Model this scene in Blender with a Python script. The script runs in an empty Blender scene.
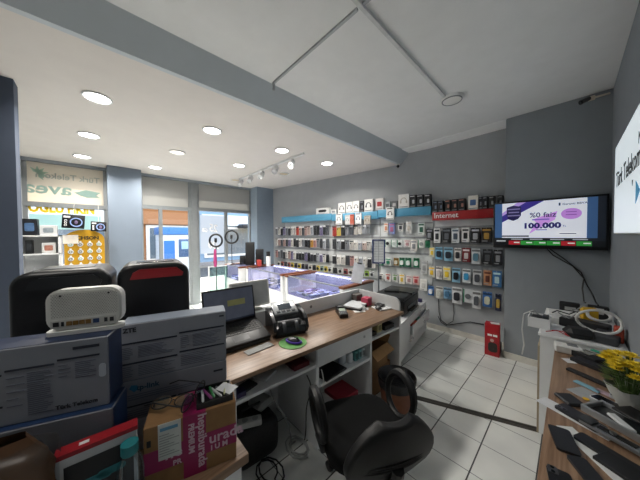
import bpy, bmesh, math, random
from mathutils import Vector, Matrix
R_ = math.radians
random.seed(7)
sc = bpy.context.scene
COL = sc.collection
# ------------------------------------------------------------------ camera calibration (world: z up, metres)
FPX, H = 235.0, 1.55
YAW, PITCH, ROLL = 0.81754, 0.021508, -0.0062813
fwd = Vector((-math.sin(YAW)*math.cos(PITCH), math.cos(YAW)*math.cos(PITCH), -math.sin(PITCH)))
rgt = fwd.cross(Vector((0, 0, 1))).normalized(); upv = rgt.cross(fwd)
rgt, upv = math.cos(ROLL)*rgt+math.sin(ROLL)*upv, -math.sin(ROLL)*rgt+math.cos(ROLL)*upv
CAM = Vector((0, 0, H))
def ray(x, y): return rgt*((x-320)/FPX) - upv*((y-240)/FPX) + fwd
def onz(x, y, z): d = ray(x, y); return CAM + d*((z-H)/d.z)
def onx(x, y, X): d = ray(x, y); return CAM + d*(X/d.x)
def ony(x, y, Y): d = ray(x, y); return CAM + d*(Y/d.y)
cd = bpy.data.cameras.new('camera'); cam = bpy.data.objects.new('camera', cd); COL.objects.link(cam)
cd.sensor_width = 36; cd.lens = FPX/640*36; cd.clip_start = 0.02; cd.clip_end = 200
mw = Matrix((rgt, upv, -fwd)).transposed().to_4x4(); mw.translation = CAM; cam.matrix_world = mw
sc.camera = cam
# ------------------------------------------------------------------ materials
def lin(h):
    if isinstance(h, str):
        h = h.lstrip('#'); c = [int(h[i:i+2], 16)/255 for i in (0, 2, 4)]
    else: c = h
    return tuple((v/12.92 if v <= .04045 else ((v+.055)/1.055)**2.4) for v in c)
_mc = {}
def M(hexc, rough=.55, metal=0., var=.08, scale=18., emit=0., bump=0., spec=.5, stretch=None):
    key = (hexc, rough, metal, var, scale, emit, bump, spec, stretch)
    if key in _mc: return _mc[key]
    m = bpy.data.materials.new('mat_'+hexc.strip('#')); m.use_nodes = True
    nt = m.node_tree; N = nt.nodes; L = nt.links
    b = N['Principled BSDF']; c = lin(hexc)
    b.inputs['Roughness'].default_value = rough; b.inputs['Metallic'].default_value = metal
    b.inputs['Specular IOR Level'].default_value = spec
    tc = N.new('ShaderNodeTexCoord'); nz = N.new('ShaderNodeTexNoise'); nz.inputs['Scale'].default_value = scale
    nz.inputs['Detail'].default_value = 4
    src = tc.outputs['Object']
    if stretch:
        mp = N.new('ShaderNodeMapping'); mp.inputs['Scale'].default_value = stretch
        L.new(src, mp.inputs['Vector']); src = mp.outputs['Vector']
    L.new(src, nz.inputs['Vector'])
    cr = N.new('ShaderNodeValToRGB')
    cr.color_ramp.elements[0].position = .3; cr.color_ramp.elements[1].position = .7
    cr.color_ramp.elements[0].color = tuple(v*(1-var) for v in c)+(1,)
    cr.color_ramp.elements[1].color = tuple(min(1, v*(1+var)) for v in c)+(1,)
    L.new(nz.outputs['Fac'], cr.inputs['Fac']); L.new(cr.outputs['Color'], b.inputs['Base Color'])
    if emit:
        b.inputs['Emission Strength'].default_value = emit; b.inputs['Emission Color'].default_value = c+(1,)
    if bump:
        bp = N.new('ShaderNodeBump'); bp.inputs['Strength'].default_value = bump; bp.inputs['Distance'].default_value = .01
        n2 = N.new('ShaderNodeTexNoise'); n2.inputs['Scale'].default_value = scale*8; L.new(src, n2.inputs['Vector'])
        L.new(n2.outputs['Fac'], bp.inputs['Height']); L.new(bp.outputs['Normal'], b.inputs['Normal'])
    _mc[key] = m
    return m
def wood(name, c1, c2, axis='y', rough=.35, scale=3.):
    m = bpy.data.materials.new(name); m.use_nodes = True
    N = m.node_tree.nodes; L = m.node_tree.links; b = N['Principled BSDF']; b.inputs['Roughness'].default_value = rough
    tc = N.new('ShaderNodeTexCoord'); mp = N.new('ShaderNodeMapping')
    s = {'x': (1.2, 22, 22), 'y': (22, 1.2, 22), 'z': (22, 22, 1.2)}[axis]
    mp.inputs['Scale'].default_value = s; L.new(tc.outputs['Object'], mp.inputs['Vector'])
    nz = N.new('ShaderNodeTexNoise'); nz.inputs['Scale'].default_value = scale; nz.inputs['Detail'].default_value = 8
    nz.inputs['Distortion'].default_value = .6
    L.new(mp.outputs['Vector'], nz.inputs['Vector'])
    cr = N.new('ShaderNodeValToRGB'); e = cr.color_ramp.elements
    e[0].position = .32; e[1].position = .68; e[0].color = lin(c1)+(1,); e[1].color = lin(c2)+(1,)
    L.new(nz.outputs['Fac'], cr.inputs['Fac']); L.new(cr.outputs['Color'], b.inputs['Base Color'])
    return m
def glass_mat(name, tint='#ffffff', refl=.08, alpha_tint=1., rough=.03):
    m = bpy.data.materials.new(name); m.use_nodes = True
    N = m.node_tree.nodes; L = m.node_tree.links; N.remove(N['Principled BSDF'])
    t = N.new('ShaderNodeBsdfTransparent'); t.inputs['Color'].default_value = tuple(v*alpha_tint for v in lin(tint))+(1,)
    g = N.new('ShaderNodeBsdfGlossy'); g.inputs['Roughness'].default_value = rough
    fr = N.new('ShaderNodeLayerWeight'); fr.inputs['Blend'].default_value = .25
    mul = N.new('ShaderNodeMath'); mul.operation = 'MULTIPLY'; mul.inputs[1].default_value = refl*3
    ad = N.new('ShaderNodeMath'); ad.operation = 'ADD'; ad.inputs[1].default_value = refl*.5; ad.use_clamp = True
    L.new(fr.outputs['Fresnel'], mul.inputs[0]); L.new(mul.outputs[0], ad.inputs[0])
    mx = N.new('ShaderNodeMixShader'); L.new(ad.outputs[0], mx.inputs['Fac'])
    L.new(t.outputs[0], mx.inputs[1]); L.new(g.outputs[0], mx.inputs[2]); L.new(mx.outputs[0], N['Material Output'].inputs['Surface'])
    return m
def film_mat(name, c, trans=.6, clear=0.):
    m = bpy.data.materials.new(name); m.use_nodes = True
    N = m.node_tree.nodes; L = m.node_tree.links; N.remove(N['Principled BSDF'])
    d = N.new('ShaderNodeBsdfDiffuse'); d.inputs['Color'].default_value = lin(c)+(1,)
    t = N.new('ShaderNodeBsdfTranslucent'); t.inputs['Color'].default_value = lin(c)+(1,)
    mx = N.new('ShaderNodeMixShader'); mx.inputs['Fac'].default_value = trans
    L.new(d.outputs[0], mx.inputs[1]); L.new(t.outputs[0], mx.inputs[2]); out = mx
    if clear:
        tr = N.new('ShaderNodeBsdfTransparent'); m2 = N.new('ShaderNodeMixShader'); m2.inputs['Fac'].default_value = clear
        L.new(mx.outputs[0], m2.inputs[1]); L.new(tr.outputs[0], m2.inputs[2]); out = m2
    L.new(out.outputs[0], N['Material Output'].inputs['Surface'])
    return m
def tile_mat():
    m = bpy.data.materials.new('floor_tiles'); m.use_nodes = True
    N = m.node_tree.nodes; L = m.node_tree.links; b = N['Principled BSDF']; b.inputs['Roughness'].default_value = .28
    tc = N.new('ShaderNodeTexCoord'); sp = N.new('ShaderNodeSeparateXYZ'); L.new(tc.outputs['Object'], sp.inputs[0])
    def joint(out, off, size, w):
        a = N.new('ShaderNodeMath'); a.operation = 'ADD'; a.inputs[1].default_value = 60*size-off; L.new(out, a.inputs[0])
        d = N.new('ShaderNodeMath'); d.operation = 'DIVIDE'; d.inputs[1].default_value = size; L.new(a.outputs[0], d.inputs[0])
        f = N.new('ShaderNodeMath'); f.operation = 'FRACT'; L.new(d.outputs[0], f.inputs[0])
        s = N.new('ShaderNodeMath'); s.operation = 'SUBTRACT'; s.inputs[1].default_value = .5; L.new(f.outputs[0], s.inputs[0])
        ab = N.new('ShaderNodeMath'); ab.operation = 'ABSOLUTE'; L.new(s.outputs[0], ab.inputs[0])
        g = N.new('ShaderNodeMath'); g.operation = 'GREATER_THAN'; g.inputs[1].default_value = .5-w/size/2; L.new(ab.outputs[0], g.inputs[0])
        return g.outputs[0]
    jx = joint(sp.outputs['X'], -.434, .303, .0085); jy = joint(sp.outputs['Y'], 2.635, .302, .0055)
    nz = N.new('ShaderNodeTexNoise'); nz.inputs['Scale'].default_value = 2.2; nz.inputs['Detail'].default_value = 6
    L.new(tc.outputs['Object'], nz.inputs['Vector'])
    cr = N.new('ShaderNodeValToRGB'); e = cr.color_ramp.elements
    e[0].color = lin('#d6d8d5')+(1,); e[1].color = lin('#e6e8e4')+(1,); e[0].position = .35; e[1].position = .65
    L.new(nz.outputs['Fac'], cr.inputs['Fac'])
    def mix(fac, a, col):
        x = N.new('ShaderNodeMix'); x.data_type = 'RGBA'; L.new(fac, x.inputs[0]); L.new(a, x.inputs[6]); x.inputs[7].default_value = lin(col)+(1,); return x.outputs[2]
    c = mix(jy, cr.outputs['Color'], '#77797a'); c = mix(jx, c, '#3a3c3e')
    L.new(c, b.inputs['Base Color'])
    return m
# ------------------------------------------------------------------ mesh builder
def rrect(w, h, r, n=5):
    p = []
    for cx, cy, a0 in ((w/2-r, h/2-r, 0), (-w/2+r, h/2-r, 90), (-w/2+r, -h/2+r, 180), (w/2-r, -h/2+r, 270)):
        for i in range(n+1):
            a = R_(a0+90*i/n); p.append((cx+r*math.cos(a), cy+r*math.sin(a)))
    return p
class MB:
    def __init__(s): s.bm = bmesh.new()
    def _fin(s, vs, m, T):
        vs = [v for v in vs if v.is_valid]
        if T is not None: bmesh.ops.transform(s.bm, matrix=T, verts=vs)
        st = set(vs)
        for v in vs:
            for f in v.link_faces: f.material_index = m
        return s
    def box(s, x0, x1, y0, y1, z0, z1, m=0, bev=0., seg=2, T=None):
        old = set(s.bm.verts) if bev else None
        r = bmesh.ops.create_cube(s.bm, size=1.)
        vs = r['verts']
        for v in vs: v.co = Vector(((x0+x1)/2+v.co.x*(x1-x0), (y0+y1)/2+v.co.y*(y1-y0), (z0+z1)/2+v.co.z*(z1-z0)))
        if bev:
            es = list({e for v in vs for e in v.link_edges})
            bmesh.ops.bevel(s.bm, geom=es, offset=bev, segments=seg, affect='EDGES', profile=.5, clamp_overlap=True)
            vs = [v for v in s.bm.verts if v not in old]
        return s._fin(vs, m, T)
    def prism(s, pts, d0, d1, ax='z', m=0, T=None):
        def P(a, b, d): return {'z': (a, b, d), 'y': (a, d, b), 'x': (d, a, b)}[ax]
        A = [s.bm.verts.new(P(a, b, d0)) for a, b in pts]; B = [s.bm.verts.new(P(a, b, d1)) for a, b in pts]
        n = len(pts); fs = [s.bm.faces.new(A), s.bm.faces.new(B)]
        for i in range(n): fs.append(s.bm.faces.new((A[i], A[(i+1) % n], B[(i+1) % n], B[i])))
        bmesh.ops.recalc_face_normals(s.bm, faces=fs)
        return s._fin(A+B, m, T)
    def quadgrid(s, rows, m=0, T=None, close=False):
        V = [[s.bm.verts.new(p) for p in r] for r in rows]; fs = []
        for i in range(len(V)-1):
            k = len(V[i])
            for j in range(k if close else k-1):
                fs.append(s.bm.faces.new((V[i][j], V[i][(j+1) % k], V[i+1][(j+1) % k], V[i+1][j])))
        bmesh.ops.recalc_face_normals(s.bm, faces=fs)
        return s._fin([v for r in V for v in r], m, T)
    def tube(s, pts, r, n=8, m=0, closed=False, T=None):
        P = [Vector(p) for p in pts]; k = len(P); rings = []; ref = None
        for i in range(k):
            if closed: t = P[(i+1) % k]-P[i-1]
            else: t = P[min(i+1, k-1)]-P[max(i-1, 0)]
            t.normalize()
            if ref is None: ref = t.orthogonal().normalized()
            a = (ref-t*ref.dot(t)); a = a.normalized() if a.length > 1e-6 else t.orthogonal().normalized()
            ref = a; b = t.cross(a); rr = r[i] if isinstance(r, (list, tuple)) else r
            rings.append([P[i]+(a*math.cos(2*math.pi*j/n)+b*math.sin(2*math.pi*j/n))*rr for j in range(n)])
        if closed: rings.append(rings[0])
        V = [[s.bm.verts.new(p) for p in q] for q in (rings[:-1] if closed else rings)]
        if closed: V.append(V[0])
        fs = []
        for i in range(len(V)-1):
            for j in range(n): fs.append(s.bm.faces.new((V[i][j], V[i][(j+1) % n], V[i+1][(j+1) % n], V[i+1][j])))
        if not closed: fs += [s.bm.faces.new(V[0]), s.bm.faces.new(V[-1])]
        bmesh.ops.recalc_face_normals(s.bm, faces=fs)
        return s._fin(list({v for q in V for v in q}), m, T)
    def cyl(s, p0, p1, r0, r1=None, n=20, m=0, T=None): return s.tube([p0, p1], [r0, r0 if r1 is None else r1], n, m, T=T)
    def lathe(s, prof, n=24, c=(0, 0, 0), m=0, T=None):
        rows = [[(c[0]+r*math.cos(2*math.pi*j/n), c[1]+r*math.sin(2*math.pi*j/n), c[2]+z) for j in range(n)] for r, z in prof]
        V = [[s.bm.verts.new(p) for p in q] for q in rows]; fs = []
        for i in range(len(V)-1):
            for j in range(n): fs.append(s.bm.faces.new((V[i][j], V[i][(j+1) % n], V[i+1][(j+1) % n], V[i+1][j])))
        if prof[0][0] > 1e-4: fs.append(s.bm.faces.new(V[0]))
        if prof[-1][0] > 1e-4: fs.append(s.bm.faces.new(V[-1]))
        bmesh.ops.recalc_face_normals(s.bm, faces=fs)
        return s._fin([v for q in V for v in q], m, T)
    def torus(s, c, Rr, r, ax='z', n=32, k=8, m=0, T=None):
        f = {'z': lambda a: (math.cos(a), math.sin(a), 0), 'y': lambda a: (math.cos(a), 0, math.sin(a)), 'x': lambda a: (0, math.cos(a), math.sin(a))}[ax]
        return s.tube([Vector(c)+Vector(f(2*math.pi*i/n))*Rr for i in range(n)], r, k, m, True, T)
    def ball(s, c, rx, ry=None, rz=None, u=16, v=10, m=0, T=None):
        ry = rx if ry is None else ry; rz = rx if rz is None else rz
        r = bmesh.ops.create_uvsphere(s.bm, u_segments=u, v_segments=v, radius=1.)
        for w in r['verts']: w.co = Vector((c[0]+w.co.x*rx, c[1]+w.co.y*ry, c[2]+w.co.z*rz))
        return s._fin(r['verts'], m, T)
    def build(s, name, mats, parent=None, loc=None, rot=None, angle=35):
        me = bpy.data.meshes.new(name); s.bm.to_mesh(me); s.bm.free()
        for m in (mats if isinstance(mats, (list, tuple)) else [mats]): me.materials.append(m)
        me.polygons.foreach_set('use_smooth', [True]*len(me.polygons)); me.set_sharp_from_angle(angle=R_(angle))
        o = bpy.data.objects.new(name, me); COL.objects.link(o)
        if parent: o.parent = parent
        if loc is not None: o.location = loc
        if rot is not None: o.rotation_euler = rot
        return o
def tag(o, label, cat, group=None, kind=None):
    o['label'] = label; o['category'] = cat
    if group: o['group'] = group
    if kind: o['kind'] = kind
    return o
def thing(name, label, cat, loc=(0, 0, 0), rz=0., group=None, rot=None):
    o = bpy.data.objects.new(name, None); COL.objects.link(o); o.empty_display_size = .05
    o.location = loc; o.rotation_euler = rot if rot else (0, 0, rz)
    return tag(o, label, cat, group)
def struct(mb, name, mat, **k):
    o = mb.build(name, mat, **k); o['kind'] = 'structure'; return o
def text(s, size, mat, parent, origin, right, up, name='lettering', ext=.0008, align='LEFT', bold=0., sx=1., shear=0.):
    cu = bpy.data.curves.new(name, 'FONT'); cu.body = s; cu.size = size; cu.extrude = ext; cu.align_x = align
    cu.offset = bold; cu.resolution_u = 2; cu.shear = shear; cu.space_character = 1.
    tmp = bpy.data.objects.new(name, cu); COL.objects.link(tmp)
    dg = bpy.context.evaluated_depsgraph_get(); me = bpy.data.meshes.new_from_object(tmp.evaluated_get(dg))
    bpy.data.objects.remove(tmp); bpy.data.curves.remove(cu)
    r = Vector(right).normalized(); u = Vector(up).normalized(); n = r.cross(u)
    Mx = Matrix((r*sx, u, n)).transposed().to_4x4(); Mx.translation = Vector(origin)
    me.transform(Mx); me.materials.clear(); me.materials.append(mat)
    o = bpy.data.objects.new(name, me); COL.objects.link(o)
    if parent: o.parent = parent
    return o
ORD = ['first', 'second', 'third', 'fourth', 'fifth', 'sixth', 'seventh', 'eighth', 'ninth', 'tenth', 'eleventh', 'twelfth', 'thirteenth', 'fourteenth', 'fifteenth', 'sixteenth', 'seventeenth', 'eighteenth', 'nineteenth', 'twentieth'] + ['twenty-'+x for x in ('first', 'second', 'third', 'fourth', 'fifth', 'sixth', 'seventh', 'eighth', 'ninth')] + ['thirtieth'] + ['thirty-'+x for x in ('first', 'second', 'third', 'fourth', 'fifth', 'sixth', 'seventh', 'eighth', 'ninth')]
def Tm(loc, rz=0., rx=0., ry=0.): return Matrix.Translation(Vector(loc)) @ Matrix.Rotation(rz, 4, 'Z') @ Matrix.Rotation(rx, 4, 'X') @ Matrix.Rotation(ry, 4, 'Y')
# common materials
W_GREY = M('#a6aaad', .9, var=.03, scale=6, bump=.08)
W_GREY_SHADED = M('#8d9398', .9, var=.03, scale=6, bump=.08)  # same wall paint as W_GREY, with the light falloff darkened into its colour
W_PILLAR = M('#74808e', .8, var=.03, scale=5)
CEIL = M('#e6e8e8', .95, var=.02, scale=8, bump=.05)
SOFF = M('#d9d5d1', .95, var=.02, scale=6, bump=.05)
BEAM = M('#c3ccd2', .9, var=.02, scale=6)
WHITE = M('#e3e5e6', .45, var=.02)
WHITE_D = M('#c4c8ca', .5, var=.03)
PLASTW = M('#dcdcd8', .4, var=.02)
BLK = M('#17181a', .45, var=.15)
BLKG = M('#101113', .18, var=.1)
DGREY = M('#33363a', .5, var=.1)
GREY = M('#85898c', .5)
METAL = M('#b9bcbf', .3, 1., var=.04)
ALU = M('#8b9092', .5, .2, var=.04)
PAPER = M('#e6e7e6', .8, var=.03)
WOOD = wood('wood_laminate', '#70553f', '#9b7e65', 'y')
WOODX = wood('wood_laminate_cross', '#6a4d38', '#94745a', 'x')
WOODCAP = wood('brown_cap', '#5a3220', '#7d4a30', 'y')
CARD = M('#8e6b45', .85, var=.1, scale=25)
GLASS = glass_mat('clear_glass')
GLASS_S = glass_mat('showcase_glass', '#f4f4ff', .07)
CLEAR = glass_mat('clear_plastic', '#eef6fb', .12)
TXT_D = M('#2a2c30', .6); TXT_W = M('#ececec', .6)
BLUE = M('#2b6fae', .5); TEAL = M('#2a8f95', .45); RED = M('#a31f24', .45); GREEN = M('#1f7a55', .5)
YELLOW = M('#e0b32a', .5); PURPLE = M('#5a3fae', .4)
exec_order = []
# ------------------------------------------------------------------ the setting
ZU, ZS = 2.964, 2.786
struct(MB().box(-6.1, .27, -3, 4.2, -.12, 0), 'floor', tile_mat())
struct(MB().box(-2.10, .4, -3.1, 4.2, ZU, 3.3), 'ceiling', CEIL)
struct(MB().box(-6.1, -2.11, -3.1, 4.2, ZS, 3.3), 'ceiling', SOFF)
struct(MB().prism([(-2.11, ZS-.001), (-2.065, ZS-.001), (-1.915, ZU+.01), (-1.915, 3.25), (-2.11, 3.25)], -3.1, 4.2, 'y'), 'trim_1', BEAM)
struct(MB().box(-1.93, -.555, 3.685, 3.985, ZU-.008, ZU+.05), 'trim_2', M('#fafbfb', .8, var=.02))
KX, KY = -1.6, 3.98
WA = math.atan2(.57, 3.86); WDIR = Vector((math.cos(WA), math.sin(WA), 0)); WN = Vector((math.sin(WA), -math.cos(WA), 0))
wl = Vector((KX, KY, 0))-WDIR*4.6
struct(MB().prism([(wl.x, wl.y), (KX, KY), (-.5, KY), (-.5, 4.3), (wl.x, 4.3)], 0, ZU+.1), 'wall_far', W_GREY)
struct(MB().box(-.56, .3, 3.685, 4.25, 0, ZU+.05), 'wall_column', W_GREY_SHADED)
struct(MB().box(.27, .42, -3.1, 4.3, 0, ZU+.1), 'wall_right', W_GREY_SHADED)
struct(MB().box(-6.1, .42, -3.15, -3, 0, ZU+.1), 'wall_rear', W_GREY)
struct(MB().box(-6.1, -5.75, -3.1, -.86, 0, ZS+.1), 'wall_left', W_GREY)
struct(MB().box(-3.14, -3.0, -1.05, -.47, 0, ZS+.02), 'wall_pillar', M('#485263', .8, var=.03))  # near pillar: its unlit shade is put into the darker colour
struct(MB().box(-5.95, -5.5, .115, .59, 0, ZS+.02, bev=.012), 'wall_pillar', W_PILLAR)
struct(MB().box(-5.98, -5.46, 2.93, 3.6, 0, ZS+.02), 'wall_pillar', M('#8b9aa8', .85, var=.03))
BASE = M('#d2cfc6', .4, var=.06)
b1 = MB(); b1.box(-3.5, 0, -.012, 0.02, 0, .075, T=Tm((KX, KY, 0), WA)); b1.box(KX, -.556, 3.968, 4.0, 0, .075)
struct(b1, 'baseboard_far', BASE)
b1 = MB().box(-.57, .27, 3.673, 3.70, 0, .075); b1.box(-.572, -.556, 3.673, 3.98, 0, .075); struct(b1, 'baseboard_column', BASE)
struct(MB().box(.258, .28, 2.2, 3.68, 0, .075), 'baseboard_right', BASE)
# storefront windows
SX = -5.8
def frame_rect(mb, y0, y1, z0, z1, w=.05, d=.07):
    mb.box(SX-d, SX, y0, y0+w, z0, z1); mb.box(SX-d, SX, y1-w, y1, z0, z1)
    mb.box(SX-d, SX, y0+w, y1-w, z0, z0+w); mb.box(SX-d, SX, y0+w, y1-w, z1-w, z1)
FILM = film_mat('beige_window_film', '#dcd6ca', .45)
FILM2 = film_mat('grey_window_film', '#b9b9b6', .4)
def window(name, y0, y1, ztr, zbot, filmmat, extra=()):
    f = MB(); frame_rect(f, y0, y1, zbot, ZS)
    f.box(SX-.08, SX+.015, y0, y1, ztr, ztr+.075)
    for yy in extra: f.box(SX-.07, SX+.01, yy-.03, yy+.03, zbot, ztr)
    w = struct(f, name, ALU)
    p = MB().box(SX-.04, SX-.034, y0+.05, y1-.05, zbot+.05, ztr).build('pane', GLASS, w)
    fl = MB().box(SX-.03, SX-.022, y0+.05, y1-.05, ztr+.075, ZS-.05).build('film', filmmat, w)
    return w, p, fl
w1, p1, f1 = window('window_1', -.86, .115, 2.03, 0., FILM)
w2, p2, f2 = window('door_1', .59, 1.5, 2.1, 0., FILM2, (.93,))
w3, p3, f3 = window('window_2', 1.62, 2.95, 2.12, 0., FILM2, (2.28,))
struct(MB().box(SX-.1, SX+.02, 1.5, 1.62, 0, ZS), 'trim_3', ALU)
struct(MB().box(SX-.02, SX+.04, -.86, 3.0, ZS-.05, ZS), 'trim_4', M('#8d959c', .6))
FT1 = film_mat('film_print_grey', '#aeb6b0', .3); FT2 = film_mat('film_print_teal', '#a3bfb8', .3); FT3 = film_mat('film_print_green', '#a9c4b4', .3)
xf = SX-.018
text('Türk Telekom', .135, FT1, w1, (xf, .02, 2.50), (0, -1, 0), (0, 0, 1), sx=.95, bold=.002)
text('avea', .26, FT2, w1, (xf, -.33, 2.25), (0, -1, 0), (0, 0, 1), sx=1.15, bold=.006)
leaf = MB()
for a in range(6):
    ang = R_(-60+a*38); leaf.prism([(0, 0), (.05, .022), (.12, 0), (.05, -.022)], -.002, .002, 'x', T=Tm((xf, -.70, 2.56))@Matrix.Rotation(ang, 4, 'X'))
leaf.build('leaf_emblem', FT3, w1)
lf = MB().prism([(-.30, 2.30), (-.16, 2.36), (.03, 2.33), (-.03, 2.28), (.03, 2.24), (-.15, 2.23), (-.24, 2.26)], xf-.002, xf+.002, 'x').build('swoosh_emblem', FT2, w1)
# glass banner at the top of the left window: yellow letters and teal strip, printed to be read from the street
YL = M('#f4cf1c', .6, emit=0.0); TL = film_mat('teal_print', '#a9c6c8', .5, .1); WT = film_mat('white_print', '#f4f6f6', .6)
bn = thing('window_banner', 'teal printed banner with cut-off yellow capital letters across the left shop window', 'banner', (SX-.02, -.4, 1.55))
MB().box(-.003, .0, -.4, .42, .12, .36).build('teal_strip', TL, bn)
text('OGLU FIKIN', .21, YL, bn, (.003, -.41, .40), (0, 1, 0), (0, 0, 1), bold=.012, sx=.66)
text('Telekom', .065, WT, bn, (.003, .2, .27), (0, -1, 0), (0, 0, 1))
text('Nokta', .06, WT, bn, (.003, .12, .18), (0, -1, 0), (0, 0, 1))
# mirrored price poster stuck on the middle pane
po = thing('window_poster', 'grey poster with mirrored 25GB offer stuck on the middle shop window', 'poster', (SX-.028, 1.96, 1.55))
MB().box(-.002, 0, -.27, .27, -.42, .48).build('poster_sheet', film_mat('grey_poster', '#b4bac2', .85), po)
PT = M('#f6f7f8', .6)
text('25', .25, PT, po, (.004, .12, .08), (0, -1, .15), (0, 0, 1), bold=.006, sx=.8)
text('GB', .12, PT, po, (.004, -.11, .08), (0, -1, .15), (0, 0, 1), bold=.004, sx=.8)
text('.00', .25, PT, po, (.004, .14, -.32), (0, -1, .1), (0, 0, 1), bold=.006, sx=.8)
# ------------------------------------------------------------------ the street outside
CONC = M('#8f8c86', .9, var=.06, scale=3); ASPH = M('#57585a', .9, var=.08, scale=4)
struct(MB().box(-9.5, -6.1, -12, 14, -.3, -.03), 'pavement', CONC)
struct(MB().box(-13.2, -9.5, -12, 16, -.3, -.15), 'road', ASPH)
struct(MB().box(-15, -13.2, -12, 18, -.3, -.03), 'pavement', CONC)
def building(name, label, y0, y1, h, mw_, mg, mtrim, nwin, shop=None):
    t = thing(name, label, 'building', (-15, (y0+y1)/2, -.03))
    hw = (y1-y0)/2
    MB().box(-3, 0, -hw, hw, 0, h).build('wall', mw_, t)
    for fl in range(int((h-3.2)//2.6)):
        for k in range(nwin):
            yc = -hw+(k+.5)*2*hw/nwin; z0 = 3.1+fl*2.6
            f = MB().box(0, .08, yc-.45, yc+.45, z0, z0+1.4)
            fo = f.build('window', mtrim, t); MB().box(.06, .1, yc-.37, yc+.37, z0+.08, z0+1.32).build('pane', mg, fo)
    if shop:
        MB().box(0, .2, -hw+.1, hw-.1, 2.2, 2.85).build('shop_fascia', shop, t)
    s = MB().box(0, .06, -hw+.25, hw-.25, .25, 2.15).build('shop_window', mtrim, t)
    MB().box(.04, .09, -hw+.4, hw-.4, .4, 2.0).build('pane', mg, s)
    return t
WG = M('#5c6a74', .1, spec=.8); TRW = M('#e7e5df', .6)
building('apartment_building', 'cream building across the street behind the left shop window', -8, 1.5, 8.5, M('#a9a498', .9), WG, TRW, 4, M('#cfd6d6', .6))
building('apartment_building', 'ochre building with white windows across the street behind the door', 1.5, 4.3, 9.5, M('#94673f', .9), WG, TRW, 3, M('#a5754e', .7))
b3 = building('apartment_building', 'pale blue building with black awning across the street on the right', 4.3, 12, 8.5, M('#7f9cb4', .9), WG, TRW, 4, M('#d9e3ea', .6))
MB().box(0, .9, 1.7-3.85+.6, 1.7-3.85+3.2-.1, 2.05, 2.3, bev=.03).build('awning', BLK, b3)
sg = MB().box(.0, .05, -.9, 1.6, 1.3, 1.95).build('shop_sign', M('#f0e6e8', .6), b3)
kio = thing('bank_kiosk', 'white and blue cash machine kiosk standing across the street', 'kiosk', (-12.4, 2.55, -.15))
MB().box(-.5, .5, -.7, .75, 0, 1.75, bev=.03).build('body', M('#dfe4e8', .5), kio)
MB().box(-.55, .58, -.75, .8, 1.75, 2.08, bev=.03).build('sign_band', M('#2f74bd', .5), kio)
MB().box(.48, .53, .0, .55, .75, 1.55, bev=.02).build('screen_recess', M('#3f5f86', .3), kio)
MB().box(.5, .56, .1, .45, 1.1, 1.45, bev=.01).build('screen', M('#9fc3e6', .2), kio)
MB().box(.5, .54, -.55, -.15, .3, 1.5).build('side_panel', M('#2f74bd', .5), kio)
# ------------------------------------------------------------------ lights of the room
EM = None
def emis(name, c, s):
    m = bpy.data.materials.new(name); m.use_nodes = True; b = m.node_tree.nodes['Principled BSDF']
    b.inputs['Base Color'].default_value = (.8, .8, .8, 1); b.inputs['Emission Color'].default_value = c+(1,); b.inputs['Emission Strength'].default_value = s
    return m
LIT = emis('lit_diffuser', (1, .97, .92), 12.); UNLIT = M('#cdbfa2', .5)
def spotlamp(name, loc, power, size=.13, color=(1, .95, .88), parent=None):
    l = bpy.data.lights.new(name, 'AREA'); l.shape = 'DISK'; l.size = size; l.energy = power; l.color = color; l.spread = R_(150)
    o = bpy.data.objects.new(name, l); COL.objects.link(o); o.location = loc
    if parent: o.parent = parent
    return o
DL = [(-2.89, .01, 1, 'nearest the beam in the row above the near pillar'), (-4.02, -.07, 1, 'middle one of the row nearest the left pillar'), (-5.15, -.17, 1, 'above the mirrored window film'),
      (-2.885, .985, 1, 'beside the beam, second from the camera'), (-3.985, .86, .25, 'dimmer, in the middle of the low ceiling'), (-5.11, .75, 1, 'above the shop door'),
      (-2.88, 1.955, 1, 'beside the beam, third from the camera'), (-3.995, 1.81, 1, 'left of the track spotlights'), (-2.88, 2.877, 1, 'nearest the shelf wall'),
      (-5.1, 2.22, 0, 'unlit, near the shop window'), (-3.95, 2.72, 0, 'unlit, behind the track spotlights')]
PWR = 12.5
for x, y, k, ds in DL:
    t = thing('downlight', f'round {"recessed ceiling downlight" if k else "yellowed ceiling downlight"} {ds}', 'ceiling light', (x, y, ZS), 0, 'downlights in the low ceiling')
    MB().lathe([(.088, -.001), (.103, -.002), (.105, -.010), (.098, -.016), (.088, -.012), (.088, -.001)], 32).build('trim_ring', WHITE, t)
    MB().lathe([(.0, -.010), (.06, -.0105), (.088, -.006)], 28).build('diffuser', LIT if k == 1 else (emis('dim_diffuser', (1, .9, .75), 1.2) if k else UNLIT), t)
    if k: spotlamp('lamp', (0, 0, -.03), PWR*k, parent=t)
tr = thing('track_light', 'white ceiling track with five spotlights near the shelf wall', 'track light', (-4.0, 2.25, ZS))
MB().box(-.95, 1.25, -.018, .018, -.03, 0).build('track_rail', WHITE, tr)
for i, dx in enumerate((-.90, -.45, .0, .48, .95)):
    h = MB(); h.cyl((dx, 0, -.02), (dx, 0, -.09), .012); h.box(dx-.03, dx+.03, -.012, .012, -.05, -.02)
    T = Tm((dx, 0, -.10), R_(40), R_(-48))
    h.lathe([(.0, .085), (.042, .08), (.046, .07), (.048, -.085), (.042, -.09), (.04, -.07)], 20, T=T)
    ho = h.build('spot_head', WHITE, tr)
    MB().lathe([(0, -.062), (.034, -.06)], 16, T=T).build('lens', LIT if i in (0, 2, 3) else UNLIT, ho)
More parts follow.
